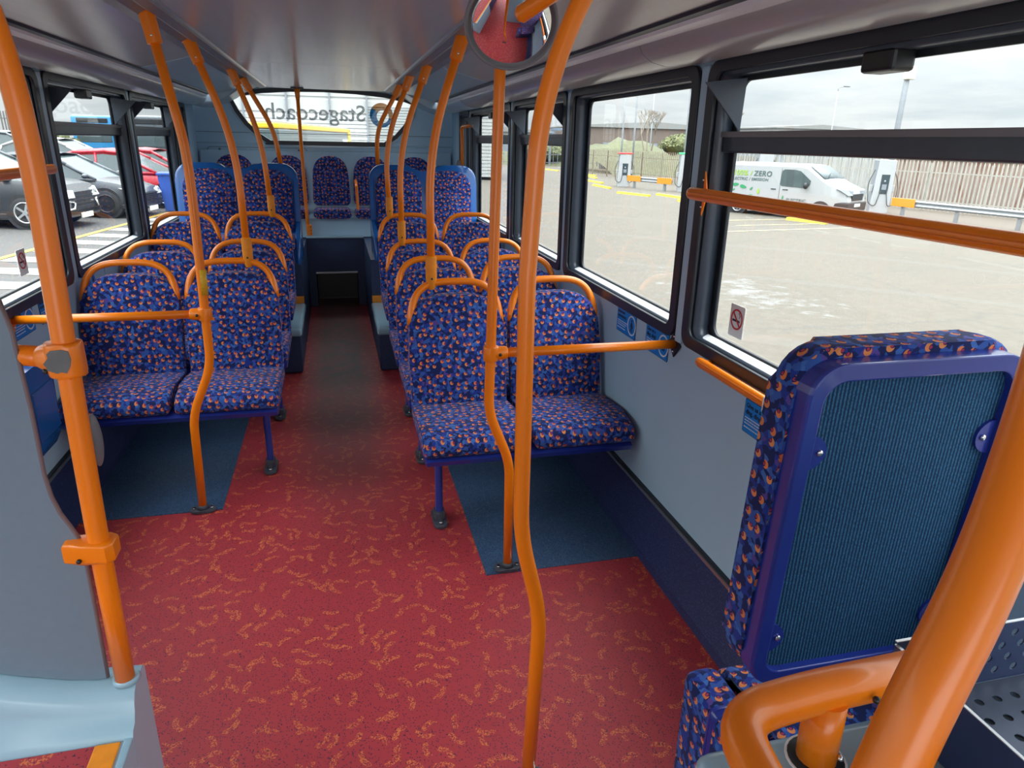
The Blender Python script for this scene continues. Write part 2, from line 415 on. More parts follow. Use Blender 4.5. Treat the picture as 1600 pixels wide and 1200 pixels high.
def holed(name, outer, holes, plane, at, depth, mat, parent=None):
    """flat panel with openings: outline and holes in 2D, plane 'x' (coords y,z) or 'y' (coords x,z), from at to at+depth"""
    cu = bpy.data.curves.new(name, 'CURVE'); cu.dimensions = '2D'; cu.fill_mode = 'BOTH'; cu.extrude = abs(depth)/2
    for lp in [outer]+holes:
        sp = cu.splines.new('POLY'); sp.points.add(len(lp)-1)
        for i, p in enumerate(lp): sp.points[i].co = (p[0], p[1], 0, 1)
        sp.use_cyclic_u = True
    tmp = bpy.data.objects.new('tmp', cu); COL.objects.link(tmp)
    bpy.context.view_layer.update()
    me = bpy.data.meshes.new_from_object(tmp.evaluated_get(bpy.context.evaluated_depsgraph_get()))
    bpy.data.objects.remove(tmp); bpy.data.curves.remove(cu)
    mid = at+depth/2
    for v in me.vertices:
        a, b, c = v.co
        v.co = (mid+c, a, b) if plane == 'x' else (a, mid+c, b)
    bm = bmesh.new(); bm.from_mesh(me)
    bmesh.ops.remove_doubles(bm, verts=bm.verts, dist=1e-5)
    bpy.data.meshes.remove(me)
    mb = MB(); mb.bm.free(); mb.bm = bm
    return mb.build(name, mat, parent)
def text(name, body, size, mat, parent, loc, rot, extrude=0.0006, align='LEFT', bold=0.0, sx=1.0, shear=0.0, spacing=1.0):
    cu = bpy.data.curves.new(name, 'FONT'); cu.body = body; cu.size = size; cu.extrude = extrude; cu.align_x = align; cu.offset = bold
    cu.shear = shear; cu.space_character = spacing; cu.resolution_u = 4
    tmp = bpy.data.objects.new('tmp', cu); COL.objects.link(tmp)
    bpy.context.view_layer.update()
    me = bpy.data.meshes.new_from_object(tmp.evaluated_get(bpy.context.evaluated_depsgraph_get()))
    bpy.data.objects.remove(tmp); bpy.data.curves.remove(cu)
    for v in me.vertices: v.co.x *= sx
    me.materials.clear(); me.materials.append(mat); me.name = name
    o = bpy.data.objects.new(name, me); COL.objects.link(o); o.parent = parent; o.location = loc; o.rotation_euler = rot
    return o

# ================================================================ BUS SHELL
XL, XR, YR, YF = -1.21, 1.17, 7.25, -2.4
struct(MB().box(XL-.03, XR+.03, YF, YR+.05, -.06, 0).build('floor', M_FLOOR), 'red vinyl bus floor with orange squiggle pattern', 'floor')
MB().box(.47, 1.10, 2.165, 4.78, 0, .003).build('floor_inlay', M_BLUEFLOOR, bpy.data.objects['floor'])
MB().box(-1.13, -.56, 2.885, 4.80, 0, .003).build('floor_inlay', M_BLUEFLOOR, bpy.data.objects['floor'])

# ceiling
CX = -.02
c0 = struct(MB().prism([(-.53, 1.957), (.49, 1.957), (.49, 2.0), (-.53, 2.0)], 'y', YF, 4.64).build('ceiling', M_CEIL), 'glossy grey ceiling panel over the aisle', 'ceiling')
struct(MB().prism([(-.53, 1.957), (.49, 1.957), (.49, 2.0), (-.53, 2.0)], 'y', 4.648, 6.9).build('ceiling', M_CEIL), 'rear section of the aisle ceiling behind the seam', 'ceiling')
for s, nm in ((1, 'right'), (-1, 'left')):
    f = lambda x: CX + s*x
    def prof(pts): return [(f(a), b) for a, b in pts]
    struct(MB().prism(prof([(.66, 1.944), (.955, 1.868), (.955, 1.9), (.66, 1.98)]), 'y', YF, 4.30).build('ceiling', M_CEIL), 'grey sloping ceiling panel on the %s side, front section' % nm, 'ceiling')
    struct(MB().prism(prof([(.66, 1.944), (.955, 1.868), (.955, 1.9), (.66, 1.98)]), 'y', 4.308, 6.95).build('ceiling', M_CEILB), 'bluish sloping ceiling panel on the %s side, rear section' % nm, 'ceiling')
    # rail that carries the poles
    rail_ = struct(MB().prism(prof([(.50, 1.957), (.51, 1.943), (.55, 1.938), (.57, 1.948), (.60, 1.935), (.645, 1.935), (.665, 1.948), (.665, 1.98), (.50, 1.98)]), 'y', YF, 6.75).build('trim_1', M_GREYTRIM), 'grey ceiling rail carrying the poles on the %s' % nm, 'trim')
    MB().prism(prof([(.496, 1.9575), (.505, 1.949), (.513, 1.9575)]), 'y', YF, 6.75).build('edge_strip', M_ALU, rail_)
    MB_ = MB().prism(prof([(.925, 1.874), (.93, 1.866), (.95, 1.862), (.95, 1.87)]), 'y', YF, 6.55).build('trim_2', M_RUBBER); struct(MB_, 'black line above the pale ceiling strip on the %s' % nm, 'trim')
    t = MB().prism(prof([(.945, 1.868), (.955, 1.853), (.985, 1.846), (.995, 1.86), (.98, 1.88)]), 'y', YF, 6.55).build('trim_2', M_SILL)
    struct(t, 'pale strip between ceiling and cove on the %s' % nm, 'trim')
    # cove panels with curved section, in lengths
    cp = [(.985, 1.852), (1.0, 1.822), (1.035, 1.800), (1.08, 1.790), (1.13, 1.788), (1.165, 1.797), (1.2, 1.815), (1.2, 1.87), (.985, 1.9)]
    for i, (a, b) in enumerate(((YF, .6), (.606, 2.25), (2.256, 4.1), (4.106, 5.6), (5.606, 6.75))):
        o = MB().prism(prof(cp), 'y', a, b, smooth=True).build('trim_3', M_COVE if i < 4 else M_CEILB)
        smooth_angle(o, 35)
        struct(o, 'curved cove panel above the %s windows, length %d from the front' % (nm, i+1), 'trim')
# side walls with window openings
Z0, Z1 = .915, 1.785
WR = [(-1.6, 2.11), (2.215, 3.47), (3.575, 4.66), (4.765, 6.16), (6.265, 6.72)]
WL = [(-1.6, 3.545), (3.65, 4.935), (5.04, 6.32), (6.425, 6.76)]
def rect(a, b, c, d, r=.035):
    return rrect(b-a, d-c, r, 5, (a+b)/2, (c+d)/2)
for nm, X, wins, s in (('right', XR, WR, 1), ('left', XL, WL, -1)):
    w = holed('wall_'+nm, [(YF, .19), (YR, .19), (YR, 1.9), (YF, 1.9)], [rect(a, b, Z0, Z1) for a, b in wins], 'x', X, s*.055, M_WALL)
    struct(w, 'light blue side wall on the %s' % nm, 'wall')
    for i, (a, b) in enumerate(wins):
        r_ = thing('window_%d' % (i+1), 'side window %d from the front on the %s' % (i+1, nm), 'window', (X, (a+b)/2, Z0)); struct(r_)
        off = Vector((-X, -(a+b)/2, -Z0))
        def add(o):
            for v in o.data.vertices: v.co += off
            return o
        add(holed('gasket', rect(a-.022, b+.022, Z0-.025, Z1+.012, .05), [rect(a+.02, b-.02, Z0+.012, Z1-.02)], 'x', X-s*.016, s*.018, M_RUBBER, r_))
        add(holed('frame', rect(a-.01, b+.01, Z0-.01, Z1+.01, .03), [rect(a+.026, b-.026, Z0+.014, Z1-.03)], 'x', X+s*.002, s*.066, M_FRAME, r_))
        add(holed('outer_seal', rect(a-.01, b+.01, Z0-.01, Z1+.01, .03), [rect(a+.05, b-.05, Z0+.026, Z1-.045)], 'x', X+s*.062, s*.012, M_RUBBER, r_))
        g = MB().box(min(X+s*.068, X+s*.072), max(X+s*.068, X+s*.072), a, b, Z0, Z1).build('glass', M_GLASS, r_); add(g)
        y0, y1 = a+.03, b-.03
        sl = MB().prism([(X-s*.012, Z0+.005), (X+s*.055, Z0+.022), (X+s*.055, Z0+.012), (X-s*.012, Z0-.01)], 'y', y0, y1).build('sill', M_SILL, r_); add(sl)
        hop = (nm == 'right' and i in (0, 2, 3)) or (nm == 'left' and i in (1, 2))
        if hop:
            add(MB().box(min(X+s*.03, X+s*.075), max(X+s*.03, X+s*.075), y0, y1, 1.532, 1.592, .006).build('transom', M_FRAME, r_))
            add(MB().box(min(X+s*.022, X+s*.04), max(X+s*.022, X+s*.04), y0, y1, 1.578, 1.594).build('transom_lip', M_GREYTRIM, r_))
            for yc in (a+.075, b-.105):
                k = MB().prism([(X+s*.04, 1.595), (X+s*.045, 1.745), (X-s*.09, 1.728)], 'y', yc, yc+.006).build('hopper_cheek', M_FRAME, r_); add(k)
            m_ = .5*(a+b) if not (nm == 'right' and i == 0) else 1.42
            add(MB().box(min(X+s*.0, X+s*.06), max(X+s*.0, X+s*.06), m_-.05, m_+.05, 1.712, 1.76, .008).build('hopper_catch', M_BLACK, r_))
    # skirting: sloped navy cove from floor up to the trim strip
    sk = [(X-s*.085, 0), (X-s*.078, .03), (X-s*.045, .10), (X-s*.008, .20), (X+s*.03, .20), (X+s*.03, 0)]
    struct(MB().prism(sk, 'y', YF, YR, smooth=False).build('baseboard_'+nm, M_SKIRT), 'navy vinyl skirting along the %s wall' % nm, 'baseboard')
    tr = MB().prism([(X-s*.014, .198), (X-s*.014, .222), (X+s*.01, .226), (X+s*.01, .198)], 'y', YF, YR).build('trim_4', M_RUBBER)
    struct(tr, 'black and silver strip above the %s skirting' % nm, 'trim')
    MB().prism([(X-s*.019, .204), (X-s*.0185, .2155), (X-s*.012, .2155), (X-s*.012, .204)], 'y', YF, YR).build('silver_inlay', M_ALU, tr)
# vertical joint strips on the walls
for X, s, ys in ((XR, 1, (2.16, 3.10, 3.52, 4.71, 6.21)), (XL, -1, (3.6, 4.05, 4.99, 6.37))):
    for y in ys:
        if y in (3.10, 4.05): struct(MB().box(min(X-s*.003, X), max(X-s*.003, X), y-.006, y+.006, .23, .885).build('trim_5', M_WALL), 'vertical joint strip on the %s wall panel' % ('right' if s > 0 else 'left'), 'trim')
        else: struct(MB().box(min(X-s*.012, X), max(X-s*.012, X), y-.024, y+.024, .885, 1.79, .004).build('trim_5', M_WALL), 'window pillar strip on the %s, %.0f m back' % ('right' if s > 0 else 'left', y), 'trim')

# rear wall
rw = [(-.56, 1.50), (-.66, 1.565), (-.755, 1.66), (-.83, 1.77), (-.875, 1.87), (-.80, 1.905), (-.60, 1.937), (-.35, 1.957), (-.05, 1.965), (.25, 1.957), (.52, 1.935), (.72, 1.90), (.80, 1.87), (.775, 1.78), (.70, 1.67), (.61, 1.575), (.50, 1.505)]
def grow(poly, d):
    cx = sum(p[0] for p in poly)/len(poly); cz = sum(p[1] for p in poly)/len(poly)
    out = []
    n = len(poly)
    for i in range(n):
        a, b, c = Vector(poly[i-1]), Vector(poly[i]), Vector(poly[(i+1) % n])
        e = ((c-b).normalized()+(b-a).normalized()).normalized(); nrm = Vector((e.y, -e.x))
        if nrm.dot(b-Vector((cx, cz))) < 0: nrm = -nrm
        out.append(tuple(b+nrm*d))
    return out
struct(holed('wall_rear', [(XL, .28), (XR, .28), (XR, 2.02), (XL, 2.02)], [rw], 'y', YR, .05, M_WALL), 'light blue rear wall around the rear window', 'wall')
rwin = struct(thing('window_6', 'curved rear window of the bus', 'window', (0, YR, 1.5)))
def addr(o):
    for v in o.data.vertices: v.co -= Vector((0, YR, 1.5))
    return o
addr(holed('outer_trim', grow(rw, .045), [grow(rw, .022)], 'y', YR-.012, .02, M_MOULD, rwin))
addr(holed('gasket', grow(rw, .026), [grow(rw, -.012)], 'y', YR-.02, .06, M_RUBBER, rwin))
addr(holed('glass', grow(rw, .01), [], 'y', YR+.03, .004, M_GLASS, rwin))
struct(MB().box(XL, XR, YR-.012, YR, 1.475, 1.49).build('trim_6', M_MOULD), 'moulded ledge below the rear window', 'trim')
struct(MB().box(XL, XR, YR-.004, YR, 1.575, 1.581).build('trim_7', M_GREY), 'seam across the rear wall beside the window', 'trim')
for i_, (a_, b_, c_, d_) in enumerate(((-1.13, -.235, .90, 1.45),)):
    struct(holed('trim_9', rect(a_, b_, c_, d_, .03), [rect(a_+.005, b_-.005, c_+.005, d_-.005, .028)], 'y', YR-.0035, .003, M_GREY), 'seam of the access panel on the left of the rear wall', 'trim')  # access_seam
for x_ in (-1.02, -.31):
    struct(MB().ball((x_, YR-.004, 1.425), .012, 1, .5, 1, 12, 8).build('trim_10', M_GREYTRIM), 'round knob of the rear access panel at %s' % ('its left' if x_ < -1 else 'its right'), 'trim')
# rounded fairings where cove, roof and rear wall meet
for s, nm in ((1, 'right'), (-1, 'left')):
    f = lambda x: CX+s*x
    o = MB().prism([(f(.70), 1.93), (f(.80), 1.872), (f(.90), 1.82), (f(1.0), 1.785), (f(1.10), 1.785), (f(1.19), 1.81), (f(1.19), 2.0), (f(.70), 2.0)], 'y', 6.72, YR-.02, bev=.03, seg=3, smooth=True).build('trim_8', M_CEILB)
    smooth_angle(o, 40); struct(o, 'rounded light blue fairing in the %s rear roof corner' % nm, 'trim')
struct(MB().prism([(6.88, 1.957), (7.08, 1.965), (YR, 1.985), (YR, 2.03), (6.88, 2.03)], 'x', -.72, .68).build('ceiling', M_CEILB), 'light blue roof edge above the rear window', 'ceiling')
# front end behind the photographer: bulkhead, dash and windscreen opening
struct(MB().box(XL, XR, YF-.05, YF, 0, .8).build('wall_front', M_GREY), 'grey dashboard bulkhead at the front of the bus', 'wall')
struct(MB().box(XL, XR, YF-.05, YF, 1.9, 2.05).build('wall_front', M_GREY), 'header above the windscreen', 'wall')

# ================================================================ ARCH BOXES AND REAR PLATFORM
def arch_box(name, label, s, xi, xi2, xw, y0):
    f = (lambda x: x) if s > 0 else (lambda x: -x)
    r_ = thing(name, label, 'wheel arch box', (s*(xi+xw)/2, y0, 0))
    def L(mb): 
        mb.xf(Matrix.Translation((-s*(xi+xw)/2, -y0, 0))); return mb
    def bx(x0, x1, *a, **k):
        X0, X1 = sorted((s*x0, s*x1)); return MB().box(X0, X1, *a, **k)
    L(bx(xi+.012, xw, y0, y0+.82, .003, .27, bev=.012)).build('lower_box', M_NAVYBOX, r_)
    L(bx(xi, xw, y0-.012, y0+.80, .262, .318, bev=.018, seg=3)).build('ledge', M_MOULD, r_)
    L(bx(xi+.01, xw, y0+.78, y0+.83, .318, .372, bev=.004)).build('step_nosing', M_ORANGE_W, r_)
    L(bx(xi+.012, xw, y0+.80, YR-.02, .003, .655)).build('upper_box', M_NAVYBOX, r_)
    return r_
arch_box('wheel_arch_box', 'navy wheel arch box with light blue ledge on the right of the aisle', 1, .228, .28, 1.085, 4.70)
arch_box('wheel_arch_box', 'navy wheel arch box with light blue ledge on the left of the aisle', -1, .275, .33, 1.125, 4.75)
pl = thing('rear_platform', 'navy riser at the rear end of the aisle with a dark step opening below', 'platform', (-.02, 6.8, 0))
def Lr(mb, p=pl): mb.xf(Matrix.Translation(-p.location)); return mb
Lr(MB().box(-.286, .239, 6.80, 6.86, .335, .655)).build('riser_panel', M_NAVYBOX, pl)
Lr(MB().box(-.22, .17, 6.785, 6.81, .322, .338, .003)).build('step_nosing', M_SILL, pl)
Lr(MB().box(-.286, -.22, 6.80, 7.2, .003, .335)).build('side_cheek', M_NAVYBOX, pl)
Lr(MB().box(.17, .239, 6.80, 7.2, .003, .335)).build('side_cheek', M_NAVYBOX, pl)
Lr(MB().box(-.27, .22, 7.18, 7.22, .003, .335)).build('back_panel', M_BLACK, pl)
g = MB()
for k in range(24): g.box(-.19+k*.0145, -.184+k*.0145, 7.168, 7.178, .02, .33)
Lr(g).build('grille_bars', M_BLACK, pl)
Lr(MB().box(-.286, .239, 6.785, 6.838, .655, .675, .005)).build('platform_top', M_MOULD, pl)

# ================================================================ SEATS
def cushion(x0, w, d=.46, z=0.0, y0=0.0):
    pr = [(.012, .388), (-.004, .405), (.0, .435), (.022, .458), (.07, .472), (.16, .476), (.30, .466), (d, .455), (d, .388)]
    mb = MB().prism([(y0+a, b+z) for a, b in pr], 'x', x0+.003, x0+w-.003, bev=.018, seg=3)
    return mb
def back_outline(w, z0, zs, zt, taper=.012):
    pts = [(0.004, z0), (w-.004, z0), (w-.002, zs-.12)]
    n = 18
    for k in range(n+1):
        a = PI*k/n
        cx = w/2; rx_ = w/2-.002
        e = .62
        x = cx + rx_*math.copysign(abs(math.cos(a))**e, math.cos(a)); z = zs + (zt-zs)*abs(math.sin(a))**.95
        pts.append((x - (x-cx)*taper*2, z))
    pts.append((.002, zs-.12))
    return pts
def backrest(x0, w, yb, zb, lean=.26, zt=.915, zs=.77, th=.06):
    mb = MB().prism([(x0+a, b) for a, b in back_outline(w, zb, zs, zt)], 'y', 0, th, bev=.016, seg=3)
    for v in mb.bm.verts: v.co.y += yb + (v.co.z-zb)*lean + .018*math.cos((v.co.x-x0-w/2)/w*PI)*0
    return mb
def double_seat(name, label, W, aisle, loc, group):
    """local origin: front bottom corner on the floor at the left end of the pair, facing -y; aisle = 'left' or 'right' end"""
    r_ = thing(name, label, 'seat', loc, group=group)
    w = (W-.015)/2
    legx = .085 if aisle == 'left' else W-.085
    for i in range(2):
        x0 = i*(w+.015)
        smooth_angle(cushion(x0, w).build('seat_cushion', M_FABRIC, r_), 50)
        smooth_angle(backrest(x0, w, .405, .45).build('backrest', M_FABRIC, r_), 50)
        # rear shell of the backrest
        b2 = MB().prism([(x0+.006+a*(w-.012)/w, b-.004) for a, b in back_outline(w, .42, .77, .912)], 'y', .061, .075, bev=.004, seg=1)
        for v in b2.bm.verts: v.co.y += .405 + (v.co.z-.45)*.26
        smooth_angle(b2.build('back_shell', M_BLUESHELL, r_), 50)
        yh = .405+.46*.26+.03
        ap = []; ar = []
        for k in range(33):
            a = PI*k/32; cz = abs(math.cos(a))**.62*math.copysign(1, -math.cos(a)); sz_ = math.sin(a)**.72
            ap.append((x0+w/2+cz*(w/2-.022), yh-.045*(1-sz_)+.01, .79+.178*sz_)); ar.append(.0155+.006*max(0, 1-sz_*1.6))
        h = MB().tube(ap, ar, 14)
        h.build('grab_handle', M_ORANGE, r_)
    fr = MB().prism([(.03, .39), (.0, .375), (.012, .352), (.06, .340), (.40, .350), (.44, .39)], 'x', .012, W-.012, bev=.006, seg=2)
    smooth_angle(fr.build('seat_frame', M_BLUEFRAME, r_), 40)
    pb = MB().tube([(.03, .42, .40), (W-.03, .42, .40)], .022, 12).build('cross_tube', M_BLUELEG, r_)
    lg = MB().prism(rrect(.03, .042, .012, 4, legx, .20), 'z', .02, .36).build('leg', M_BLUELEG, r_); smooth_angle(lg)
    ft = MB().prism(rrect(.058, .16, .026, 5, legx, .20), 'z', .003, .018, bev=.005).build('foot_plate', M_FOOT, r_)
    MB().prism(rrect(.044, .075, .018, 5, legx, .20), 'z', .018, .055, bev=.006).build('leg_boot', M_FOOT, r_)
    for dy in (-.055, .055): MB().cyl((legx, .20+dy, .018), (legx, .20+dy, .026), .008, 10).build('foot_bolt', M_CHROME, r_)
    return r_
GS = 'patterned double seats facing the front'
sR = double_seat('double_seat', 'blue patterned double seat right of the aisle, nearest row, beside the wall stickers', .88, 'left', (.268, 2.40, 0), GS)
for (y, z, lab) in ((3.03, 0, 'blue patterned double seat right of the aisle, second row from the camera'),
                    (3.68, 0, 'blue patterned double seat right of the aisle, third row, just before the wheel arch box'),
                    (4.40, .085, 'blue patterned double seat on the right wheel arch box, just before the tall backed seat')):
    c = copy_tree(sR); c.location = (.268, y, z); c['label'] = lab
sL = double_seat('double_seat', 'blue patterned double seat left of the aisle, nearest row, behind the left pole and rail', .90, 'right', (-1.20, 3.06, 0), GS)
for (y, z, lab) in ((3.76, 0, 'blue patterned double seat left of the aisle, second row from the camera'),
                    (4.50, .085, 'blue patterned double seat on the left wheel arch box, just before the tall backed seat')):
    c = copy_tree(sL); c.location = (-1.20, y, z); c['label'] = lab
for o in [o for o in COL.objects if o.name.startswith('double_seat') and o.location.z > .01]:
    for ch in list(o.children):
        if ch.name.split('.')[0] in ('leg', 'foot_plate', 'leg_boot', 'foot_bolt'): bpy.data.objects.remove(ch)

# tall shell seats over the rear axle
def shell_seat(label, x0, y0, aisle):
    W = .88
    r_ = thing('tall_double_seat', label, 'seat', (x0, y0, 0), group='tall blue shell seats over the rear wheels')
    zt = 1.355
    out = [(0, .66), (W, .66), (W, 1.20)]
    def arc(cx, rx_, z1, z2, a0, a1, n=8):
        return [(cx+rx_*math.cos(a0+(a1-a0)*k/n), z1+(z2-z1)*math.sin(a0+(a1-a0)*k/n)) for k in range(n+1)]
    out += arc(W-.12, .12, 1.235, zt, 0, PI/2)[1:]
    out += [(W*.70, zt), (W*.63, zt-.008), (W*.56, zt-.055), (W*.5, zt-.07), (W*.44, zt-.055), (W*.37, zt-.008), (W*.30, zt)]
    out += arc(.12, .12, 1.235, zt, PI/2, PI)
    sh = MB().prism(out, 'y', .0, .09, bev=.018, seg=3)
    for v in sh.bm.verts: v.co.y += (v.co.z-.66)*.12
    smooth_angle(sh.build('back_shell', M_BLUESHELL, r_), 45)
    for i in range(2):
        cx = .235 if i == 0 else W-.235
        po = []
        w, zb, z2 = .37, .855, 1.315
        po = [(cx-w/2+.01, zb), (cx+w/2-.01, zb), (cx+w/2, zb+.02), (cx+w/2, 1.17)]
        for k in range(1, 12):
            a = PI*k/12; e = .72
            po.append((cx+w/2*math.copysign(abs(math.cos(a))**e, math.cos(a)), 1.17+(z2-1.17)*math.sin(a)**.9))
        po += [(cx-w/2, 1.17), (cx-w/2, zb+.02)]
        pd = MB().prism(po, 'y', -.018, .03, bev=.010, seg=2)
        for v in pd.bm.verts: v.co.y += (v.co.z-.66)*.12
        smooth_angle(pd.build('backrest', M_FABRIC, r_), 45)
        smooth_angle(cushion(cx-.20, .40, .44, .38, -.40).build('seat_cushion', M_FABRIC, r_), 45)
    smooth_angle(MB().box(.0, W, -.02, .02, .66, .85, .01).build('lumbar_panel', M_BLUESHELL, r_), 45)
    xs = (.0, .035) if aisle == 'left' else (W-.035, W)
    sp = MB().prism([(-.36, .655), (.10, .655), (.17, 1.25), (.05, 1.25), (-.02, .93), (-.30, .87), (-.37, .78)], 'x', xs[0], xs[1], bev=.012, seg=3)
    smooth_angle(sp.build('side_wing', M_BLUESHELL, r_), 45)
    MB().box(.03, W-.03, -.33, .05, .655, .77, .01).build('seat_base', M_BLUESHELL, r_)
    return r_
shell_seat('tall blue-shelled double seat with two patterned pads, right of the aisle', .270, 5.80, 'left')
shell_seat('tall blue-shelled double seat with two patterned pads, left of the aisle', -1.150, 5.70, 'right')

# rear bench of five
rb = thing('rear_bench', 'light blue rear bench with five dark patterned seats below the rear window', 'bench', (0, 7.0, .66))
def Lb(mb): mb.xf(Matrix.Translation((0, -7.0, -.66))); return mb
Lb(MB().prism([(6.84, .66), (6.86, .83), (7.10, .86), (7.20, 1.42), (7.24, 1.42), (7.24, .66)], 'x', XL+.02, XR-.02, bev=.01)).build('bench_shell', M_WALL, rb)
for i, (cx, w) in enumerate(((-.90, .37), (-.425, .36), (-.03, .355), (.355, .36), (.78, .36))):
    po = [(cx-w/2+.03, .93), (cx+w/2-.03, .93), (cx+w/2-.008, .95), (cx+w/2, .99), (cx+w/2-.01, 1.20)]
    for k in range(1, 12):
        a = PI*k/12; e = .8
        po.append((cx+(w/2-.01)*math.copysign(abs(math.cos(a))**e, math.cos(a)), 1.20+.185*math.sin(a)**.95))
    po += [(cx-w/2+.01, 1.20), (cx-w/2, .99), (cx-w/2+.008, .95)]
    pd = MB().prism(po, 'y', -.022, .02, bev=.009, seg=2)
    for v in pd.bm.verts: v.co.y += 7.095+(v.co.z-.86)*.178
    smooth_angle(Lb(pd).build('backrest', M_FABRIC, rb), 45)
    cu = MB().prism(rrect(w-.005, .085, .04, 5, cx, .872), 'y', 6.82, 7.08, bev=.012, seg=2)
    smooth_angle(Lb(cu).build('seat_cushion', M_FABRIC, rb), 45)

# ================================================================ POLES
def sock(mb, a, b, r=.0255): mb.tube([a, b], r, 16); return mb
def pole(label, pts, rad, base, handle=True, foot=False, mount=True, r=.0172, mat=None, extra=None, group=None):
    base = Vector(base)
    t = thing('grab_pole', label, 'grab pole', base, group=group)
    P = [Vector(p)-base for p in pts]
    MB().tube(P, r, 20, rad=rad).build('pole_tube', mat or M_ORANGE, t)
    if mount:
        e = P[-1]; d = (P[-1]-P[-2]).normalized()
        mb = MB().tube([e-d*.10, e-d*.098, e-d*.004, e], [r*1.15, r*1.5, r*1.6, r*1.9], 18)
        smooth_angle(mb.build('ceiling_socket', M_ORANGE, t), 50)
        MB().ball((e-d*.075)+Vector((0, -r*1.5, 0)), .0045, u=8, v=6).build('socket_screw', M_CHROME, t)
    if handle:
        b = P[0]
        mb = MB().tube([b+Vector((0, 0, .125)), b+Vector((0, 0, .12)), b+Vector((0, 0, .03)), b+Vector((0, 0, -.005)), b+Vector((0, 0, -.02))], [r*1.05, r*1.42, r*1.42, r*1.15, r*.8], 18)
        smooth_angle(mb.build('handle_clamp', M_ORANGE_W, t), 50)
        MB().ball(b+Vector((0, -r*1.45, .03)), .005, u=8, v=6).build('clamp_screw', M_BLACK, t)
    if foot:
        b = P[0]
        MB().prism(rrect(.105, .055, .024, 5, b.x, b.y), 'z', b.z, b.z+.012, bev=.004).build('foot_plate', M_FOOT, t)
        for dx in (-.036, .036): MB().cyl(b+Vector((dx, 0, .012)), b+Vector((dx, 0, .018)), .007, 10).build('foot_screw', M_CHROME, t)
        MB().tube([b+Vector((0, 0, .012)), b+Vector((0, 0, .03))], [r*1.35, r*1.1], 16).build('foot_collar', M_FOOT, t)
    return t
GP = 'orange grab poles rising from the seat handles'
zc = 1.945
pole('orange pole curving from the nearest right aisle seat handle to the ceiling rail', [(.384, 2.965, .955), (.384, 2.965, 1.52), (.53, 2.99, zc)], .32, (.384, 2.965, .955), group=GP)
pole('orange pole on the third right aisle seat handle', [(.375, 4.235, .965), (.375, 4.235, 1.50), (.55, 4.25, zc)], .34, (.375, 4.235, .965), group=GP)
pole('orange pole on the fourth right aisle seat handle, over the wheel arch', [(.36, 4.955, 1.05), (.345, 4.955, 1.52), (.525, 4.93, zc)], .34, (.36, 4.955, 1.05), group=GP)
pole('orange pole rising from the top of the right tall seat shell', [(.349, 5.93, 1.355), (.35, 5.88, 1.62), (.54, 5.75, zc)], .30, (.349, 5.93, 1.355), handle=False, group=GP)
pole('orange pole curving from the nearest left aisle seat handle to the ceiling rail', [(-.436, 3.625, .955), (-.44, 3.625, 1.52), (-.592, 3.65, zc)], .34, (-.436, 3.625, .955), group=GP)
pole('orange pole on the left aisle seat handle over the wheel arch', [(-.424, 5.055, 1.05), (-.45, 5.055, 1.55), (-.594, 5.05, zc)], .34, (-.424, 5.055, 1.05), group=GP)
pole('orange pole rising from the top of the left tall seat shell', [(-.392, 5.82, 1.355), (-.42, 5.80, 1.60), (-.60, 5.70, zc)], .30, (-.392, 5.82, 1.355), handle=False, group=GP)

def wall_flange(t, c, s, mat=M_ORANGE):
    c = Vector(c)
    mb = MB().prism([(c.y-.045, c.z), (c.y, c.z-.05), (c.y+.045, c.z), (c.y, c.z+.05)], 'x', c.x, c.x-s*.008, bev=.002, seg=1)
    mb.build('wall_flange', mat, t)
    for dz in (-.028, .028): MB().ball((c.x-s*.009, c.y, c.z+dz), .005, u=8, v=6).build('flange_screw', M_CHROME, t)
def tee(t, c, dirx, r=.0172):
    """T clamp: collar round the pole with a short boss towards dirx"""
    c = Vector(c)
    mb = MB().prism(rrect(.050, .050, .02, 5, c.x, c.y), 'z', c.z-.026, c.z+.026, bev=.005, seg=2)
    smooth_angle(mb.build('pole_clamp', M_ORANGE, t), 45)
    d = Vector(dirx)
    smooth_angle(MB().tube([c, c+d*.046, c+d*.056], [.0245, .0235, .021], 18).build('clamp_boss', M_ORANGE, t), 45)
    MB().ball(c+d*.028+Vector((0, -.0245, .0)), .006, u=10, v=6).build('clamp_bolt', M_BLACK, t)
# left dogleg pole with rail to the wall
p = pole('orange dog-legged floor pole at the left seats with a rail to the left wall', [(-.64, 2.885, .003), (-.627, 2.885, .45), (-.534, 2.885, .66), (-.522, 2.885, 1.30), (-.522, 2.885, 1.50), (-.597, 2.90, zc)], [.07, .07, .01, .32], (-.64, 2.885, .003), handle=False, foot=True)
o_ = -Vector(p.location)
tee(p, Vector((-.529, 2.885, .878))+o_, (-1, 0, 0))
MB().tube([Vector((-.545, 2.885, .878))+o_, Vector((XL+.005, 2.885, .878))+o_], .0165, 18).build('cross_rail', M_ORANGE, p)
wall_flange(p, Vector((XL, 2.885, .878))+o_, -1)
MB().tube([Vector((-.526, 2.885, .955))+o_, Vector((-.5235, 2.885, 1.055))+o_], .0177, 18).build('worn_yellow_patch', plain('yellow_wear', (.75, .42, .02), .5, noise=.4, nscale=120), p)
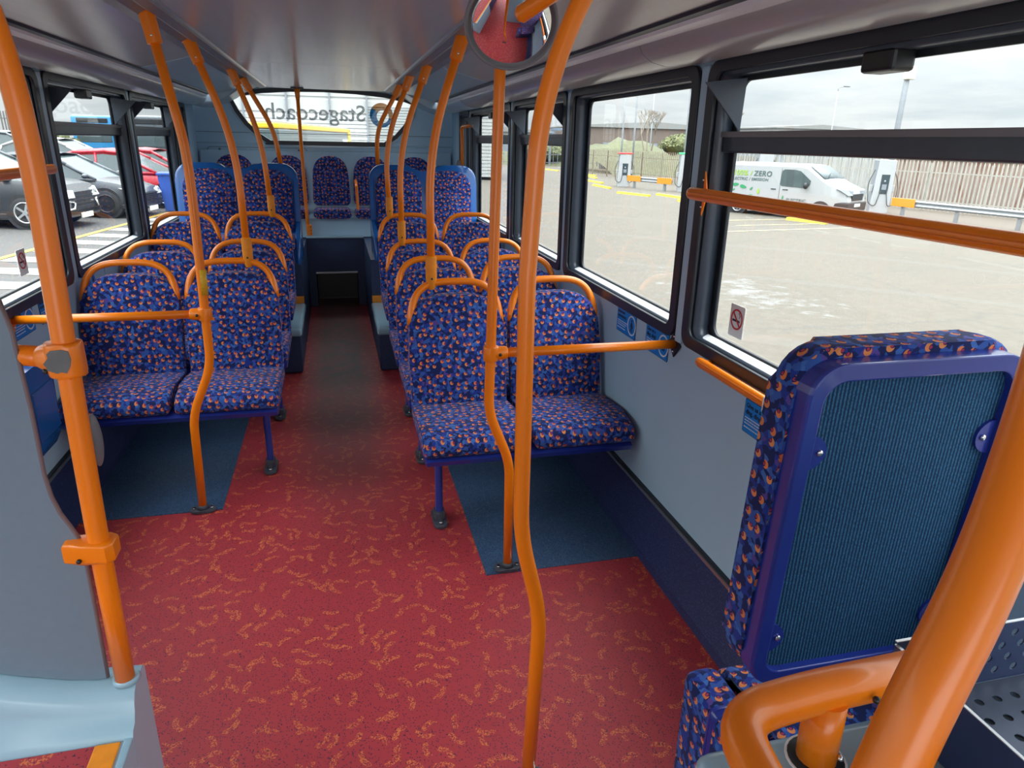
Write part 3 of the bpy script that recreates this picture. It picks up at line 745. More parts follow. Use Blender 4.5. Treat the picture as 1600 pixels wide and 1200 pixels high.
# right dogleg pole with rail to the wall
p = pole('orange dog-legged floor pole before the nearest right seats with a rail to the right wall', [(.558, 2.19, .003), (.556, 2.19, .455), (.476, 2.19, .655), (.482, 2.19, .9), (.493, 2.19, 1.50), (.505, 2.19, zc)], [.06, .06, .01, .2], (.558, 2.19, .003), handle=False, foot=True)
o_ = -Vector(p.location)
tee(p, Vector((.482, 2.19, .870))+o_, (1, 0, 0))
MB().tube([Vector((.50, 2.19, .870))+o_, Vector((XR-.005, 2.19, .870))+o_], .0165, 18).build('cross_rail', M_ORANGE, p)
wall_flange(p, Vector((XR, 2.19, .870))+o_, 1, M_BLACK)
# right near pole
p = pole('thick-looking orange floor pole nearest the camera in the middle of the aisle', [(.390, 1.272, .003), (.404, 1.272, .515), (.352, 1.272, .735), (.350, 1.272, 1.305), (.367, 1.272, 1.66), (.52, 1.272, zc)], [.07, .07, .01, .30], (.390, 1.272, .003), handle=False, foot=True)
# rear centre pole
t = thing('grab_pole', 'slim orange pole in the rear centre from ceiling to bench panel', 'grab pole', (-.262, 6.82, .66))
o_ = -Vector(t.location)
MB().tube([Vector(q)+o_ for q in ((-.262, 6.80, .70), (-.268, 6.83, 1.0), (-.268, 6.80, 1.955))], .016, 18, rad=.2).build('pole_tube', M_ORANGE, t)
MB().tube([Vector((-.268, 6.803, 1.86))+o_, Vector((-.268, 6.80, 1.955))+o_], [.018, .026], 18).build('ceiling_socket', M_ORANGE, t)
MB().prism(rrect(.11, .05, .02, 5, 0-.006, -.02), 'z', 1.946-.66, 1.956-.66).build('ceiling_plate', M_FOOT, t)
MB().box(-.012, .035, -.035, -.005, .02, .12, .006).build('mounting_bracket', M_ORANGE, t)
for dz in (.04, .07, .10): MB().ball((.024, -.037, dz), .005, u=8, v=6).build('bracket_screw', M_BLACK, t)
# short grab bar on rear bench
t = thing('grab_bar', 'short orange vertical grab bar on the rear bench panel', 'grab bar', (.205, 6.90, .9))
MB().tube([(0, .09, -.03), (0, -.0, -.045), (.0, -.0, .0), (-.004, .01, .22), (-.004, .20, .26)], .0145, 14, rad=.03).build('bar_tube', M_ORANGE, t)
MB().box(-.02, .02, .085, .1, -.07, .0, .003).build('end_plate', M_ORANGE, t)
# curved rail near rear right window
t = thing('grab_rail', 'orange hooked rail beside the rearmost right window', 'grab rail', (1.10, 6.26, 1.2))
MB().tube([(.0, 0, -.02), (.0, 0, .38), (.0, .03, .46), (.03, -.12, .47), (.065, -.2, .47)], .0155, 14, rad=.06).build('rail_tube', M_ORANGE, t)
MB().ball((-.03, 0, .13), .05, .5, .35, 1.25).build('round_pad', M_GREYTRIM, t)

# window hand rails (flattened twin-groove section)
def hand_rail(name, label, X, s, y0, y1, z, h=.034, d=.026, standoff=.05, mat=None, plates=True):
    t = thing(name, label, 'hand rail', (X-s*standoff, y1, z))
    def sec(y, k):
        pts = []
        for j in range(16):
            a = 2*PI*j/16
            pts.append((math.cos(a)*d/2*k, y-y1, math.sin(a)*h/2*k*(1-.12*abs(math.cos(a))**8)))
        return pts
    ks = [(y1, .45), (y1-.006, .75), (y1-.016, .95), (y1-.03, 1), (y0+.03, 1), (y0+.006, .75), (y0, .45)]
    MB().loft([sec(y, k) for y, k in ks]).build('rail_bar', mat or M_ORANGE, t)
    for zz in (.0055, -.0055): MB().tube([(-s*d/2*.96, -.03, zz), (-s*d/2*.96, y0-y1+.03, zz)], .0014, 8).build('grip_ridge', mat or M_ORANGE, t)
    for yy in (-.03, y0-y1+.06):
        mb = MB().prism([(yy-.02, -.012), (yy, -.07), (yy+.02, -.012), (yy+.02, .012), (yy, .07), (yy-.02, .012)], 'x', s*(standoff-.008), s*(standoff-.014), bev=.002, seg=1)
        if plates: mb.build('bracket_plate', mat or M_ORANGE, t)
        MB().tube([(0, yy, 0), (s*(standoff-.01), yy, 0)], .010, 10).build('bracket_arm', mat or M_ORANGE, t)
        for dz in ((.042, -.042) if plates else ()): MB().ball((s*(standoff-.016), yy, dz), .004, u=8, v=6).build('bracket_screw', M_CHROME, t)
    return t
hand_rail('window_rail', 'long orange hand rail across the big right front window', XR, 1, -1.3, 2.12, 1.405, h=.040, d=.03)
hand_rail('window_rail', 'long orange hand rail across the left front window', XL, -1, -1.3, 3.47, 1.398, h=.040, d=.03)
lr = hand_rail('wall_rail', 'short orange hand rail on the right wall below the window with a bell push', XR, 1, .95, 1.945, .885, h=.034, d=.028, standoff=.048, plates=False)
bp_ = thing('bell_push', 'white bell push box with teal wheelchair label on the low right rail', 'bell push', (1.12, 1.51, .885))
MB().box(-.022, .022, -.06, .03, -.022, .026, .006, 3).build('push_housing', M_WHITE, bp_)
MB().box(-.024, -.021, -.05, .022, -.05, -.012, .001).build('label_plate', M_TEAL, bp_)
MB().box(-.018, .018, -.052, .024, -.052, -.02, .003).build('lower_housing', M_WHITE, bp_)
ring = MB()
ring.tube([(-.0255, -.014+.009*math.cos(a), -.036+.009*math.sin(a)) for a in [PI*.9+PI*1.35*k/10 for k in range(11)]], .0014, 6)
ring.tube([(-.0255, -.012, -.024), (-.0255, -.014, -.033), (-.0255, -.022, -.034), (-.0255, -.026, -.042)], .0014, 6)
ring.build('wheelchair_symbol', M_WHITE, bp_)

# ================================================================ STICKERS AND SMALL FITTINGS
def wall_sticker(label, s, y, z, w, h, head, icon, parent_x):
    """sticker on a side wall; w along y, h along z; reads correctly from inside"""
    t = thing('notice_sticker', label, 'sticker', (parent_x, y, z), (0, 0, -s*PI/2), group=None)
    # local: x = reading direction, z up, -y towards the viewer
    def pl(pts2, y0, y1, mat, nm, bev=0): 
        MB().prism(pts2, 'y', y0, y1).build(nm, mat, t)
    pl(rrect(w, h, .006), -.0012, -.0002, M_INK, 'border')
    pl(rrect(w-.004, h-.004, .005), -.0016, -.001, M_STICKER, 'face')
    R = h*.40; cx = w*.5-R*.98
    a = MB()
    n = 30
    a.loft([[(cx+math.cos(2*PI*k/n)*q, yy, math.sin(2*PI*k/n)*q) for k in range(n)] for q, yy in ((R, -.0016), (R, -.0024), (R*.86, -.0024), (R*.86, -.0016))], cap=False, smooth=False)
    a.build('ring', M_WHITE, t)
    ic = MB()
    if icon == 'person':
        ic.prism([(cx+math.cos(2*PI*k/12)*R*.13, R*.5+math.sin(2*PI*k/12)*R*.13) for k in range(12)], 'y', -.0022, -.0016)
        ic.prism([(cx-R*.12, R*.34), (cx+R*.12, R*.34), (cx+R*.34, -R*.2), (cx+R*.24, -R*.24), (cx+R*.08, R*.05), (cx+R*.22, -R*.66), (cx+R*.1, -R*.66), (cx, -R*.2), (cx-R*.16, -R*.66), (cx-R*.28, -R*.66), (cx-R*.10, R*.05), (cx-R*.3, -R*.2), (cx-R*.36, -R*.12)], 'y', -.0022, -.0016)
    else:
        ic.prism([(cx-R*.45, R*.12), (cx+R*.5, R*.32), (cx+R*.5, R*.2), (cx-R*.05, R*.02), (cx+R*.3, -R*.1), (cx+R*.28, -R*.42), (cx-R*.3, -R*.42), (cx-R*.45, -R*.1)], 'y', -.0022, -.0016)
    ic.build('pictogram', M_INK, t)
    lx = -w*.5+w*.045
    if head:
        text('heading', head[0], h*.19, M_INK, t, (lx, -.0018, h*.26), (PI/2, 0, 0), bold=.0004)
        text('heading', head[1], h*.19, M_INK, t, (lx, -.0018, h*.07), (PI/2, 0, 0), bold=.0004)
    else:
        b = MB()
        for r_, (zz, ww) in enumerate(((h*.27, .36), (h*.10, .42))):
            x = lx
            while x < lx+w*ww: 
                q = w*random.uniform(.022, .04); b.prism([(x, zz), (x+q, zz), (x+q, zz+h*.10), (x, zz+h*.10)], 'y', -.002, -.0016); x += q+w*.010
        b.build('heading', M_INK, t)
    sm = MB()
    for r_ in range(4):
        zz = -h*.06-r_*h*.085 - (h*.03 if r_ == 3 else 0)
        x = lx; end = lx+w*(.50, .48, .42, .40)[r_]
        while x < end:
            q = w*random.uniform(.02, .05); sm.prism([(x, zz), (x+q, zz), (x+q, zz+h*.032), (x, zz+h*.032)], 'y', -.002, -.0016); x += q+w*.012
    sm.build('small_print', M_WHITE, t)
    return t
XS = XR-.001
wall_sticker('blue notice with a walking figure on the right wall, further from the camera', 1, 2.64, .836, .20, .106, None, 'person', XS)
wall_sticker('blue ding ding notice on the right wall partly behind the cross rail', 1, 2.34, .836, .20, .106, ('Give us a', 'ding, ding!'), 'hand', XS)
wall_sticker('blue ding ding notice on the right wall under the bell push rail', 1, 1.615, .785, .20, .106, ('Give us a', 'ding, ding!'), 'hand', XS)
XS = XL+.001
wall_sticker('blue notice on the left wall, right of the near pole', -1, 3.235, .845, .17, .106, None, 'person', XS)
wall_sticker('blue notice on the left wall behind the cross rail near the panel edge', -1, 2.99, .845, .19, .106, None, 'hand', XS)
wall_sticker('small blue notice on the left wall behind the nearest left seat handle', -1, 3.80, .845, .17, .10, None, 'person', XS)

def no_smoking(label, s, y, z, X):
    t = thing('no_smoking_sticker', label, 'sticker', (X, y, z), (0, 0, -s*PI/2))
    w, h = .082, .105
    MB().prism(rrect(w, h, .004), 'y', -.001, 0).build('sticker_face', M_WHITE, t)
    R = .034; n = 30; cz = .006
    a = MB()
    a.loft([[(math.cos(2*PI*k/n)*q, yy, cz+math.sin(2*PI*k/n)*q) for k in range(n)] for q, yy in ((R, -.001), (R, -.002), (R*.83, -.002), (R*.83, -.001))], cap=False, smooth=False)
    c45 = math.cos(PI/4); d = R*.9; q = .003
    a.prism([(-d*c45-q*c45, cz+d*c45-q*c45), (-d*c45+q*c45, cz+d*c45+q*c45), (d*c45+q*c45, cz-d*c45+q*c45), (d*c45-q*c45, cz-d*c45-q*c45)], 'y', -.0026, -.0019)
    a.build('prohibition_ring', M_RED, t)
    b = MB().prism([(-.024, -.002), (.012, -.002), (.012, .005), (-.024, .005)], 'y', -.0017, -.001).prism([(.014, -.002), (.018, -.002), (.018, .005), (.014, .005)], 'y', -.0017, -.001)
    b.tube([(.015, -.0015, .014), (.018, -.0015, .021), (.010, -.0015, .027), (.016, -.0015, .033)], .0012, 6)
    b.build('cigarette_symbol', M_INK, t)
    return t
no_smoking('white no smoking sticker on the big right window', 1, 1.925, 1.018, XR+.066)
no_smoking('white no smoking sticker on the left front window', -1, 3.26, 1.035, XL-.066)
no_smoking('small no smoking sticker low in the second hopper window on the right', 1, 4.50, 1.018, XR+.066)

# writing on the rear window, facing outwards (reads mirrored from inside)
def vinyl(name, col, op):
    m = glass_mat(name, tint=tuple(op*v for v in col))
    return m
M_LETTER = vinyl('grey_vinyl_letter', (.9, .93, .95), .52)
M_SWO = vinyl('logo_orange', (1.0, .72, .50), .55); M_SWB = vinyl('logo_blue', (.16, .55, .85), .55)
dec = thing('window_lettering', 'grey operator name reversed across the rear window', 'lettering', (.335, YR+.036, 1.705))
text('lettering_face', 'Stagecoach', .205, M_LETTER, dec, (0, 0, 0), (PI/2, 0, PI), bold=.002, sx=1.02)
lg_ = thing('window_logo', 'orange and blue swirl disc on the right of the rear window', 'logo', (.485, YR+.036, 1.765))
def swirl(a0, a1, nm, mat):
    n = 24; outer, inner = [], []
    for k in range(n+1):
        a = a0+(a1-a0)*k/n
        outer.append((.112*math.cos(a), .112*math.sin(a)))
        f_ = math.sin(PI*k/n)**.5
        inner.append((.058*math.cos(a)*1.0+.012, (.058)*math.sin(a)-.012))
    MB().prism(outer+inner[::-1], 'y', 0, .001).build(nm, mat, lg_)
swirl(-.35, PI*.80, 'upper_swirl', M_SWO); swirl(PI*.80, PI*1.9, 'lower_swirl', M_SWB)

# mirror
mir = thing('round_mirror', 'round convex mirror with dark rim hanging from the ceiling near the aisle', 'mirror', (.428, 1.76, 1.811))
nrm = Vector((-.10, -.825, -.56)).normalized()
q = nrm.to_track_quat('Z', 'Y').to_matrix().to_4x4()
cap = []
Rs = .30; rm = .104
for k in range(9):
    a = math.asin(rm/Rs)*(1-k/8); cap.append((Rs*math.sin(a), Rs*math.cos(a)-math.sqrt(Rs*Rs-rm*rm)))
def lathe(mb, prof, n=48):
    mb.loft([[(max(r_, 1e-4)*math.cos(2*PI*j/n), max(r_, 1e-4)*math.sin(2*PI*j/n), z) for j in range(n)] for r_, z in prof], cap=True)
    return mb
lathe(MB(), cap).xf(q).build('mirror_glass', M_MIRROR, mir)
lathe(MB(), [(.090, -.028), (.106, -.020), (.1115, -.006), (.111, .005), (.107, .009), (.1038, .006), (.1035, -.004)]).xf(q).build('rim', M_GREYTRIM, mir)
MB().tube([(.02, .03, .0), (.05, .055, .10), (.05, .06, .144)], .009, 12, rad=.03).build('support_arm', M_BLACK, mir)
st = thing('ceiling_rail_stub', 'orange rail end in front of the round mirror at the ceiling', 'grab rail', (.62, 1.52, 1.945))
MB().tube([(-.212, .112, -.138), (-.205, .108, -.134), (-.10, .055, -.065), (0, 0, 0)], [.010, .0185, .0185, .0185], 18).build('rail_tube', M_ORANGE, st)
MB().tube([(-.012, .006, -.008), (.0, 0, .0)], [.024, .03], 18).build('socket', M_ORANGE, st)
cc = thing('ceiling_camera', 'small black dome camera on the ceiling rail beside the round mirror', 'camera', (.40, 2.16, 1.957))
lathe(MB(), [(.034, 0), (.036, -.006), (.03, -.012), (.026, -.012)], 28).build('bezel', M_WHITE, cc)
MB().ball((0, 0, -.010), .026, 1, 1, .8).build('dome', M_BLACK, cc)

# litter bin on left wall
bn = thing('litter_bin', 'blue plastic litter bin fixed to the left wall behind the grey panel', 'bin', (-1.14, 2.72, .40))
smooth_angle(MB().prism([(-.055, 0), (.02, 0), (.045, .05), (.055, .30), (.05, .315), (-.055, .315)], 'y', -.14, .12, bev=.008).build('bin_body', M_BLUESHELL, bn))
smooth_angle(MB().prism([(-.055, .315), (.058, .315), (.05, .35), (-.055, .365)], 'y', -.145, .125, bev=.006).build('bin_lid', M_BLUESHELL, bn))
MB().box(.044, .060, -.105, .085, .08, .27, .005).build('front_panel', M_BLUESHELL, bn)

# ================================================================ NEAR LEFT: moulding, panel, pole
wm = thing('wheel_arch_moulding', 'light blue moulded plinth under the near left pole and grey panel', 'moulding', (-.80, 1.15, 0))
o_ = Matrix.Translation((.80, -1.15, 0))
topz = [(-1.2, .76), (-.95, .70), (-.80, .655), (-.70, .62), (-.62, .59), (-.55, .568), (-.50, .558), (-.455, .556), (-.428, .552)]
rings = []
for x, z in topz:
    d = .0
    sec = [(x, 1.255, 0.003), (x, 1.255, z-.01), (x, 1.245, z), (x, 1.195, z), (x, 1.180, z-.008), (x, 1.168, z-.024), (x, 1.164, z-.036 - (z-.55)*.25), (x, 1.152, z-.055 - (z-.55)*.5), (x, 1.138, .492), (x, 1.13, .478), (x, 1.13, .003)]
    rings.append(sec)
smooth_angle(MB().loft(rings, smooth=True).xf(o_).build('moulding_body', M_MOULD, wm), 50)
smooth_angle(MB().box(-.4435, -.4285, .2, 1.256, .003, .482, .002).xf(o_).build('side_skirt', M_MOULD, wm), 50)
MB().tube([(-.448, 1.21, .552), (-.448, 1.21, .562)], [.026, .022], 20).xf(o_).build('pole_collar', M_MOULD, wm)
ps = thing('entrance_platform', 'raised red vinyl step platform with orange nosing at the lower left', 'platform', (-.8, .4, 0))
o_ = Matrix.Translation((.8, -.4, 0))
MB().box(XL+.09, -.4475, -.9, 1.128, .003, .472).xf(o_).build('platform_body', M_SKIRT, ps)
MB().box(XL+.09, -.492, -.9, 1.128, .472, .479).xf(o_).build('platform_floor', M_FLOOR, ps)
MB().box(-.492, -.4475, -.9, 1.128, .46, .482, .003).xf(o_).build('step_nosing', M_ORANGE_W, ps)
MB().box(-.4475, -.4435, -.9, 1.128, .44, .480).xf(o_).build('nosing_edge', M_ALU, ps)
sp = thing('screen_panel', 'grey speckled screen panel with curved edge at the left of the picture', 'panel', (-.8, 1.215, .56))
edge = [(-.530, 1.65), (-.522, 1.45), (-.519, 1.30), (-.511, 1.246), (-.509, 1.114), (-.511, .996), (-.508, .955), (-.500, .92), (-.489, .893), (-.480, .868), (-.477, .84), (-.477, .784), (-.479, .66), (-.481, .56)]
low = [(-.50, .560), (-.55, .570), (-.62, .592), (-.70, .622), (-.80, .657), (-.95, .702), (-1.2, .762)]
poly = edge+low+[(-1.2, 1.65)]
smooth = MB().prism([(x+.8, z-.56) for x, z in poly], 'y', -.0035, .0035).build('panel_board', M_GREY, sp)
rimmat = plain('panel_edge', (.16, .12, .13), .5)
MB().tube([(x+.8, 0, z-.56) for x, z in edge[2:]], .0042, 8).build('edge_bead', rimmat, sp)
p = pole('orange pole at the left with a chipped clamp, beside the grey screen panel', [(-.448, 1.205, .557), (-.446, 1.205, .86), (-.4375, 1.205, 1.22), (-.430, 1.205, 1.50), (-.437, 1.205, 1.65), (-.50, 1.22, zc)], [.1, .1, .1, .1], (-.448, 1.205, .557), handle=False)
o_ = -Vector(p.location)
mb = MB().prism(rrect(.052, .050, .018, 5, -.4385+o_.x, 1.205+o_.y), 'z', 1.175+o_.z, 1.232+o_.z, bev=.006, seg=3)
smooth_angle(mb.build('upper_clamp', M_ORANGE, p), 45)
smooth_angle(MB().tube([Vector(v)+o_ for v in ((-.445, 1.207, 1.204), (-.468, 1.216, 1.204), (-.478, 1.220, 1.204))], [.026, .0235, .019], 18).build('clamp_boss', M_ORANGE, p), 45)
MB().tube([Vector(v)+o_ for v in ((-.465, 1.215, 1.204), (-.56, 1.245, 1.207), (-.72, 1.33, 1.207), (-.9, 1.5, 1.207))], .0172, 18, rad=.12).build('side_arm', M_ORANGE, p)
ch = MB().prism([(-.459, 1.192), (-.452, 1.189), (-.446, 1.186), (-.440, 1.188), (-.432, 1.186), (-.426, 1.196), (-.423, 1.208), (-.425, 1.222), (-.434, 1.225), (-.450, 1.224), (-.456, 1.219), (-.455, 1.212), (-.463, 1.203), (-.460, 1.197)], 'y', 1.1790, 1.1815).xf(Matrix.Translation(o_)); ch.build('bare_metal_chip', M_WORNMETAL, p)
MB().ball(Vector((-.468, 1.196, 1.186))+o_, .005, u=8, v=6).build('clamp_screw', M_BLACK, p)
mb = MB().prism([(-.418, 1.188), (-.430, 1.178), (-.470, 1.186), (-.502, 1.194), (-.504, 1.225), (-.470, 1.232), (-.430, 1.230), (-.418, 1.222)], 'z', .828, .868, bev=.007, seg=3).xf(Matrix.Translation(o_))
smooth_angle(mb.build('lower_clamp', M_ORANGE, p), 45)
MB().ball(Vector((-.475, 1.184, .838))+o_, .0045, u=10, v=6).build('clamp_screw', M_BLACK, p)
smooth_angle(MB().ball(Vector((-.439, 1.262, 1.034))+o_, .05, .20, .42, 1.0, 20, 14).build('grey_pad', M_GREYTRIM, p))

# ================================================================ NEAR RIGHT: rear-facing seat, partition, basket
ss = thing('rear_facing_seat', 'rear-facing seat seen from behind with ribbed blue back cloth in a blue frame', 'seat', (.90, .90, .0))
def plate(w, z0, z1, r, y0, y1, bev, cx=0, seg=3):
    return MB().prism(rrect(w, z1-z0, r, 6, cx, (z0+z1)/2), 'y', y0, y1, bev=bev, seg=seg)
def lean(mb, k=-.05, z0=.6):
    for v in mb.bm.verts: v.co.y += (v.co.z-z0)*k
    return mb
zt_ = 1.245
smooth_angle(lean(plate(.435, .60, zt_+.012, .07, .010, .078, .02)).build('backrest', M_FABRIC, ss), 45)
# frame ring with wide border
def ring_part(name, w0, z0, z1, bd, y0, y1, mat, r=.06):
    n = 8
    o = rrect(w0, z1-z0, r, n, 0, (z0+z1)/2); i = rrect(w0-2*bd, z1-z0-2*bd, max(r-bd, .012)+.008, n, 0, (z0+z1)/2)
    mb = MB()
    mb.loft([[(x, y1, z) for x, z in o], [(x, y0+.006, z) for x, z in o], [(x*.985, y0, z) for x, z in o], [(x, y0, z) for x, z in i], [(x, y1, z) for x, z in i]], cap=False, smooth=False)
    ob = lean(mb).build(name, mat, ss)
    bv = ob.modifiers.new('bevel', 'BEVEL'); bv.width = .003; bv.segments = 2; bv.limit_method = 'ANGLE'
    return ob
ring_part('back_frame', .425, .60, zt_-.004, .030, -.022, .014, M_BLUEFRAME)
lean(plate(.39, .62, zt_-.025, .03, -.006, .010, .002)).build('back_cloth', M_RIB, ss)
for sx, zz in ((-1, 1.085), (1, 1.085), (-1, .705), (1, .705)):
    mb = MB().prism([(sx*(.184-.034*math.sin(PI*k/12)), zz+.032*math.cos(PI*k/12)) for k in range(13)], 'y', -.012, -.004)
    lean(mb).build('screw_tab', M_BLUEFRAME, ss)
    mb = MB().ball((sx*.163, -.014, zz), .006, 1, .6, 1, 12, 8); lean(mb).build('screw', M_CHROME, ss)
cu = cushion(-.135, .36, .16, 0, 0)
for v in cu.bm.verts: v.co.y = .20-v.co.y
smooth_angle(cu.build('seat_cushion', M_FABRIC, ss), 45)
smooth_angle(MB().box(-.135, .215, .03, .19, .335, .39, .02, 3).build('seat_base', M_BLUEFRAME, ss), 45)
smooth_angle(MB().box(-.225, -.14, .0, .185, .12, .475, .028, 4).build('side_bolster', M_FABRIC, ss), 45)
smooth_angle(MB().box(-.230, -.134, .035, .075, .10, .480, .022, 3).build('side_shell', M_BLUEFRAME, ss), 45)
smooth_angle(MB().box(-.205, .21, .03, .16, .003, .335, .012).build('seat_plinth', M_SKIRT, ss), 45)

pt = thing('partition_box', 'light blue topped partition box at the lower right holding the orange guard rail', 'partition', (.70, .1, 0))
o_ = Matrix.Translation((-.70, -.1, 0))
smooth_angle(MB().box(.285, 1.08, -.8, .427, .003, 1.03, .016, 4).xf(o_).build('box_body', M_MOULD, pt), 45)
lathe(MB(), [(.0265, -.001), (.0268, .0010), (.024, .0014), (.0235, .0005)], 24).xf(Matrix.Translation((.391-.70, .392-.1, 1.0302))).build('pole_grommet', M_WHITE, pt)
lathe(MB(), [(.0245, .0006), (.0245, .0016), (.0001, .0016)], 24).xf(Matrix.Translation((.391-.70, .392-.1, 1.0300))).build('grommet_hole', M_BLACK, pt)
lp = thing('guard_rail', 'orange looped guard rail on the partition box at the bottom of the picture', 'guard rail', (.391, .392, 1.03))
def rel(P, o): return [Vector(p)-Vector(o) for p in P]
B = (.391, .392, 1.03)
MB().tube(rel([(.53, .404, 1.100), (.37, .398, 1.102), (.294, .388, 1.102), (.280, .30, 1.102), (.280, .10, 1.102)], B), .0182, 22, rad=.06).build('rail_tube', M_ORANGE, lp)
MB().tube([(0, .0, .003), (0, .002, .068)], [.0172, .0178], 20).build('support_post', M_ORANGE, lp)
MB().ball((.035, -.0155, .074), .0035, u=10, v=8).build('rail_screw', M_BLACK, lp)
MB().ball((.010, -.0165, .016), .003, u=10, v=8).build('post_screw', M_CHROME, lp)
bpz = thing('grab_pole', 'big orange bent pole very close to the camera at the right edge', 'grab pole', (.247, .226, 1.03))
B = (.247, .226, 1.03)
MB().tube(rel([(.247, .226, 1.03), (.278, .236, 1.155), (.308, .247, 1.235), (.356, .264, 1.32), (.398, .290, 1.41), (.435, .32, 1.60), (.46, .34, 1.95)], B), .0182, 26, rad=.05).build('pole_tube', M_ORANGE, bpz)
MB().tube(rel([(.4585, .3385, 1.91), (.46, .34, 1.95)], B), [.022, .03], 20).build('ceiling_socket', M_ORANGE, bpz)

# perforated navy basket
bk = thing('luggage_tray', 'navy perforated metal luggage tray on top of the partition box', 'tray', (.75, .2, 1.03))
def perf(name, w, h, nx, nz, r, mat, M, marg):
    """perforated sheet in local x,z with rows of round holes"""
    holes = []
    for j in range(nz):
        for i in range(nx):
            x = marg + (i+.5+(.25 if j % 2 else -.25))*(w-2*marg)/nx; z = marg + (j+.5)*(h-2*marg)/nz
            holes.append([(x+r*math.cos(2*PI*k/10), z+r*math.sin(2*PI*k/10)) for k in range(10)])
    o = holed(name, [(0, 0), (w, 0), (w, h), (0, h)], holes, 'y', 0, .0016, mat)
    for v in o.data.vertices: v.co = M @ v.co
    o.parent = bk
    return o
perf('back_panel', .42, .072, 17, 4, .0046, M_NAVYMETAL, Matrix.Translation((.499-.75, .433-.2, .004)), .006)
perf('tray_floor', .42, .42, 18, 18, .0046, M_TRAY, Matrix.Translation((.499-.75, .012-.2, .004)) @ Matrix.Rotation(-PI/2, 4, 'X'), .01)
MB().box(.497-.75, .4985-.75, .01-.2, .4345-.2, .002, .072).build('side_panel', M_NAVYMETAL, bk)
MB().box(.4965-.75, .4995-.75, .01-.2, .4345-.2, .0715, .0725).build('top_edge', M_ALU, bk)
MB().box(.497-.75, .92-.75, .4325-.2, .4355-.2, .0755, .0765).build('top_edge', M_ALU, bk)

# ================================================================ OUTSIDE
def gz(x): return -.62-.02*x
def ground_mat():
    m, t, b = newmat('yard_tarmac')
    tc = N(t, 'ShaderNodeTexCoord'); P = tc.outputs['Object']
    n1 = N(t, 'ShaderNodeTexNoise'); setin(n1, {'Scale': 60.0, 'Detail': 4.0}); link(t, P, n1.inputs['Vector'])
    n2 = N(t, 'ShaderNodeTexNoise'); setin(n2, {'Scale': .35, 'Detail': 6.0, 'Roughness': .65}); link(t, P, n2.inputs['Vector'])
    sx = N(t, 'ShaderNodeSeparateXYZ'); link(t, P, sx.inputs[0])
    lr_ = cmp_(t, 'GREATER_THAN', sx.outputs['X'], 0.0)
    a = mixc(t, n2.outputs['Fac'], (.066, .054, .038), (.100, .082, .059))
    l = mixc(t, n2.outputs['Fac'], (.050, .049, .049), (.075, .073, .072))
    c = mixc(t, lr_, l, a)
    c = mixc(t, cmp_(t, 'MULTIPLY', n1.outputs['Fac'], .5), c, (.038, .034, .030))
    n5 = N(t, 'ShaderNodeTexNoise'); setin(n5, {'Scale': 7.0, 'Detail': 8.0, 'Roughness': .75}); link(t, P, n5.inputs['Vector'])
    m5 = N(t, 'ShaderNodeMapRange'); link(t, n5.outputs['Fac'], m5.inputs[0]); setin(m5, {'From Min': .42, 'From Max': .62, 'To Min': .0, 'To Max': .2})
    c = mixc(t, m5.outputs[0], c, (.14, .12, .095))
    vc = N(t, 'ShaderNodeTexVoronoi', feature='DISTANCE_TO_EDGE', voronoi_dimensions='2D'); setin(vc, {'Scale': .22}); 
    n6 = N(t, 'ShaderNodeVectorMath', op='MULTIPLY_ADD'); link(t, n5.outputs['Color'], n6.inputs[0]); n6.inputs[1].default_value = (.7, .7, 0); link(t, P, n6.inputs[2]); link(t, n6.outputs[0], vc.inputs['Vector'])
    c = mixc(t, cmp_(t, 'MULTIPLY', cmp_(t, 'LESS_THAN', vc.outputs['Distance'], .006), .55), c, (.05, .047, .043))
    # spilled white powder, blotchy
    mp = N(t, 'ShaderNodeMapping'); mp.inputs['Location'].default_value = (-6.6, -10.3, 0); link(t, P, mp.inputs[0])
    sc2 = N(t, 'ShaderNodeVectorMath', op='MULTIPLY'); link(t, mp.outputs[0], sc2.inputs[0]); sc2.inputs[1].default_value = (.62, .38, 0)
    ln = N(t, 'ShaderNodeVectorMath', op='LENGTH'); link(t, sc2.outputs[0], ln.inputs[0])
    n3 = N(t, 'ShaderNodeTexNoise'); setin(n3, {'Scale': 3.2, 'Detail': 8.0, 'Roughness': .7}); link(t, P, n3.inputs['Vector'])
    fall = N(t, 'ShaderNodeMapRange'); link(t, ln.outputs['Value'], fall.inputs[0]); setin(fall, {'From Min': .2, 'From Max': 1.2, 'To Min': .56, 'To Max': .34})
    d = cmp_(t, 'SUBTRACT', cmp_(t, 'ADD', n3.outputs['Fac'], fall.outputs[0]), 1.03)
    mk = N(t, 'ShaderNodeMapRange'); link(t, d, mk.inputs[0]); setin(mk, {'From Min': -.03, 'From Max': .16})
    c = mixc(t, cmp_(t, 'MULTIPLY', mk.outputs[0], .55), c, (.20, .205, .21))
    # dark tyre marks
    wv = N(t, 'ShaderNodeTexWave', wave_type='BANDS', bands_direction='DIAGONAL'); setin(wv, {'Scale': .09, 'Distortion': 7.0, 'Detail': 2.0, 'Detail Scale': .4}); link(t, P, wv.inputs['Vector'])
    tm = cmp_(t, 'GREATER_THAN', wv.outputs['Fac'], .985)
    c = mixc(t, cmp_(t, 'MULTIPLY', cmp_(t, 'MULTIPLY', tm, lr_), .2), c, (.10, .095, .09))
    link(t, c, b.inputs['Base Color']); b.inputs['Roughness'].default_value = .85
    return m
M_YARD = ground_mat()
gm = MB().face([(-90, -30, gz(-90)), (70, -30, gz(70)), (70, 84, gz(70)), (-90, 84, gz(-90))])
gr = struct(gm.build('ground', M_YARD), 'pale tarmac depot yard around the bus', 'ground')
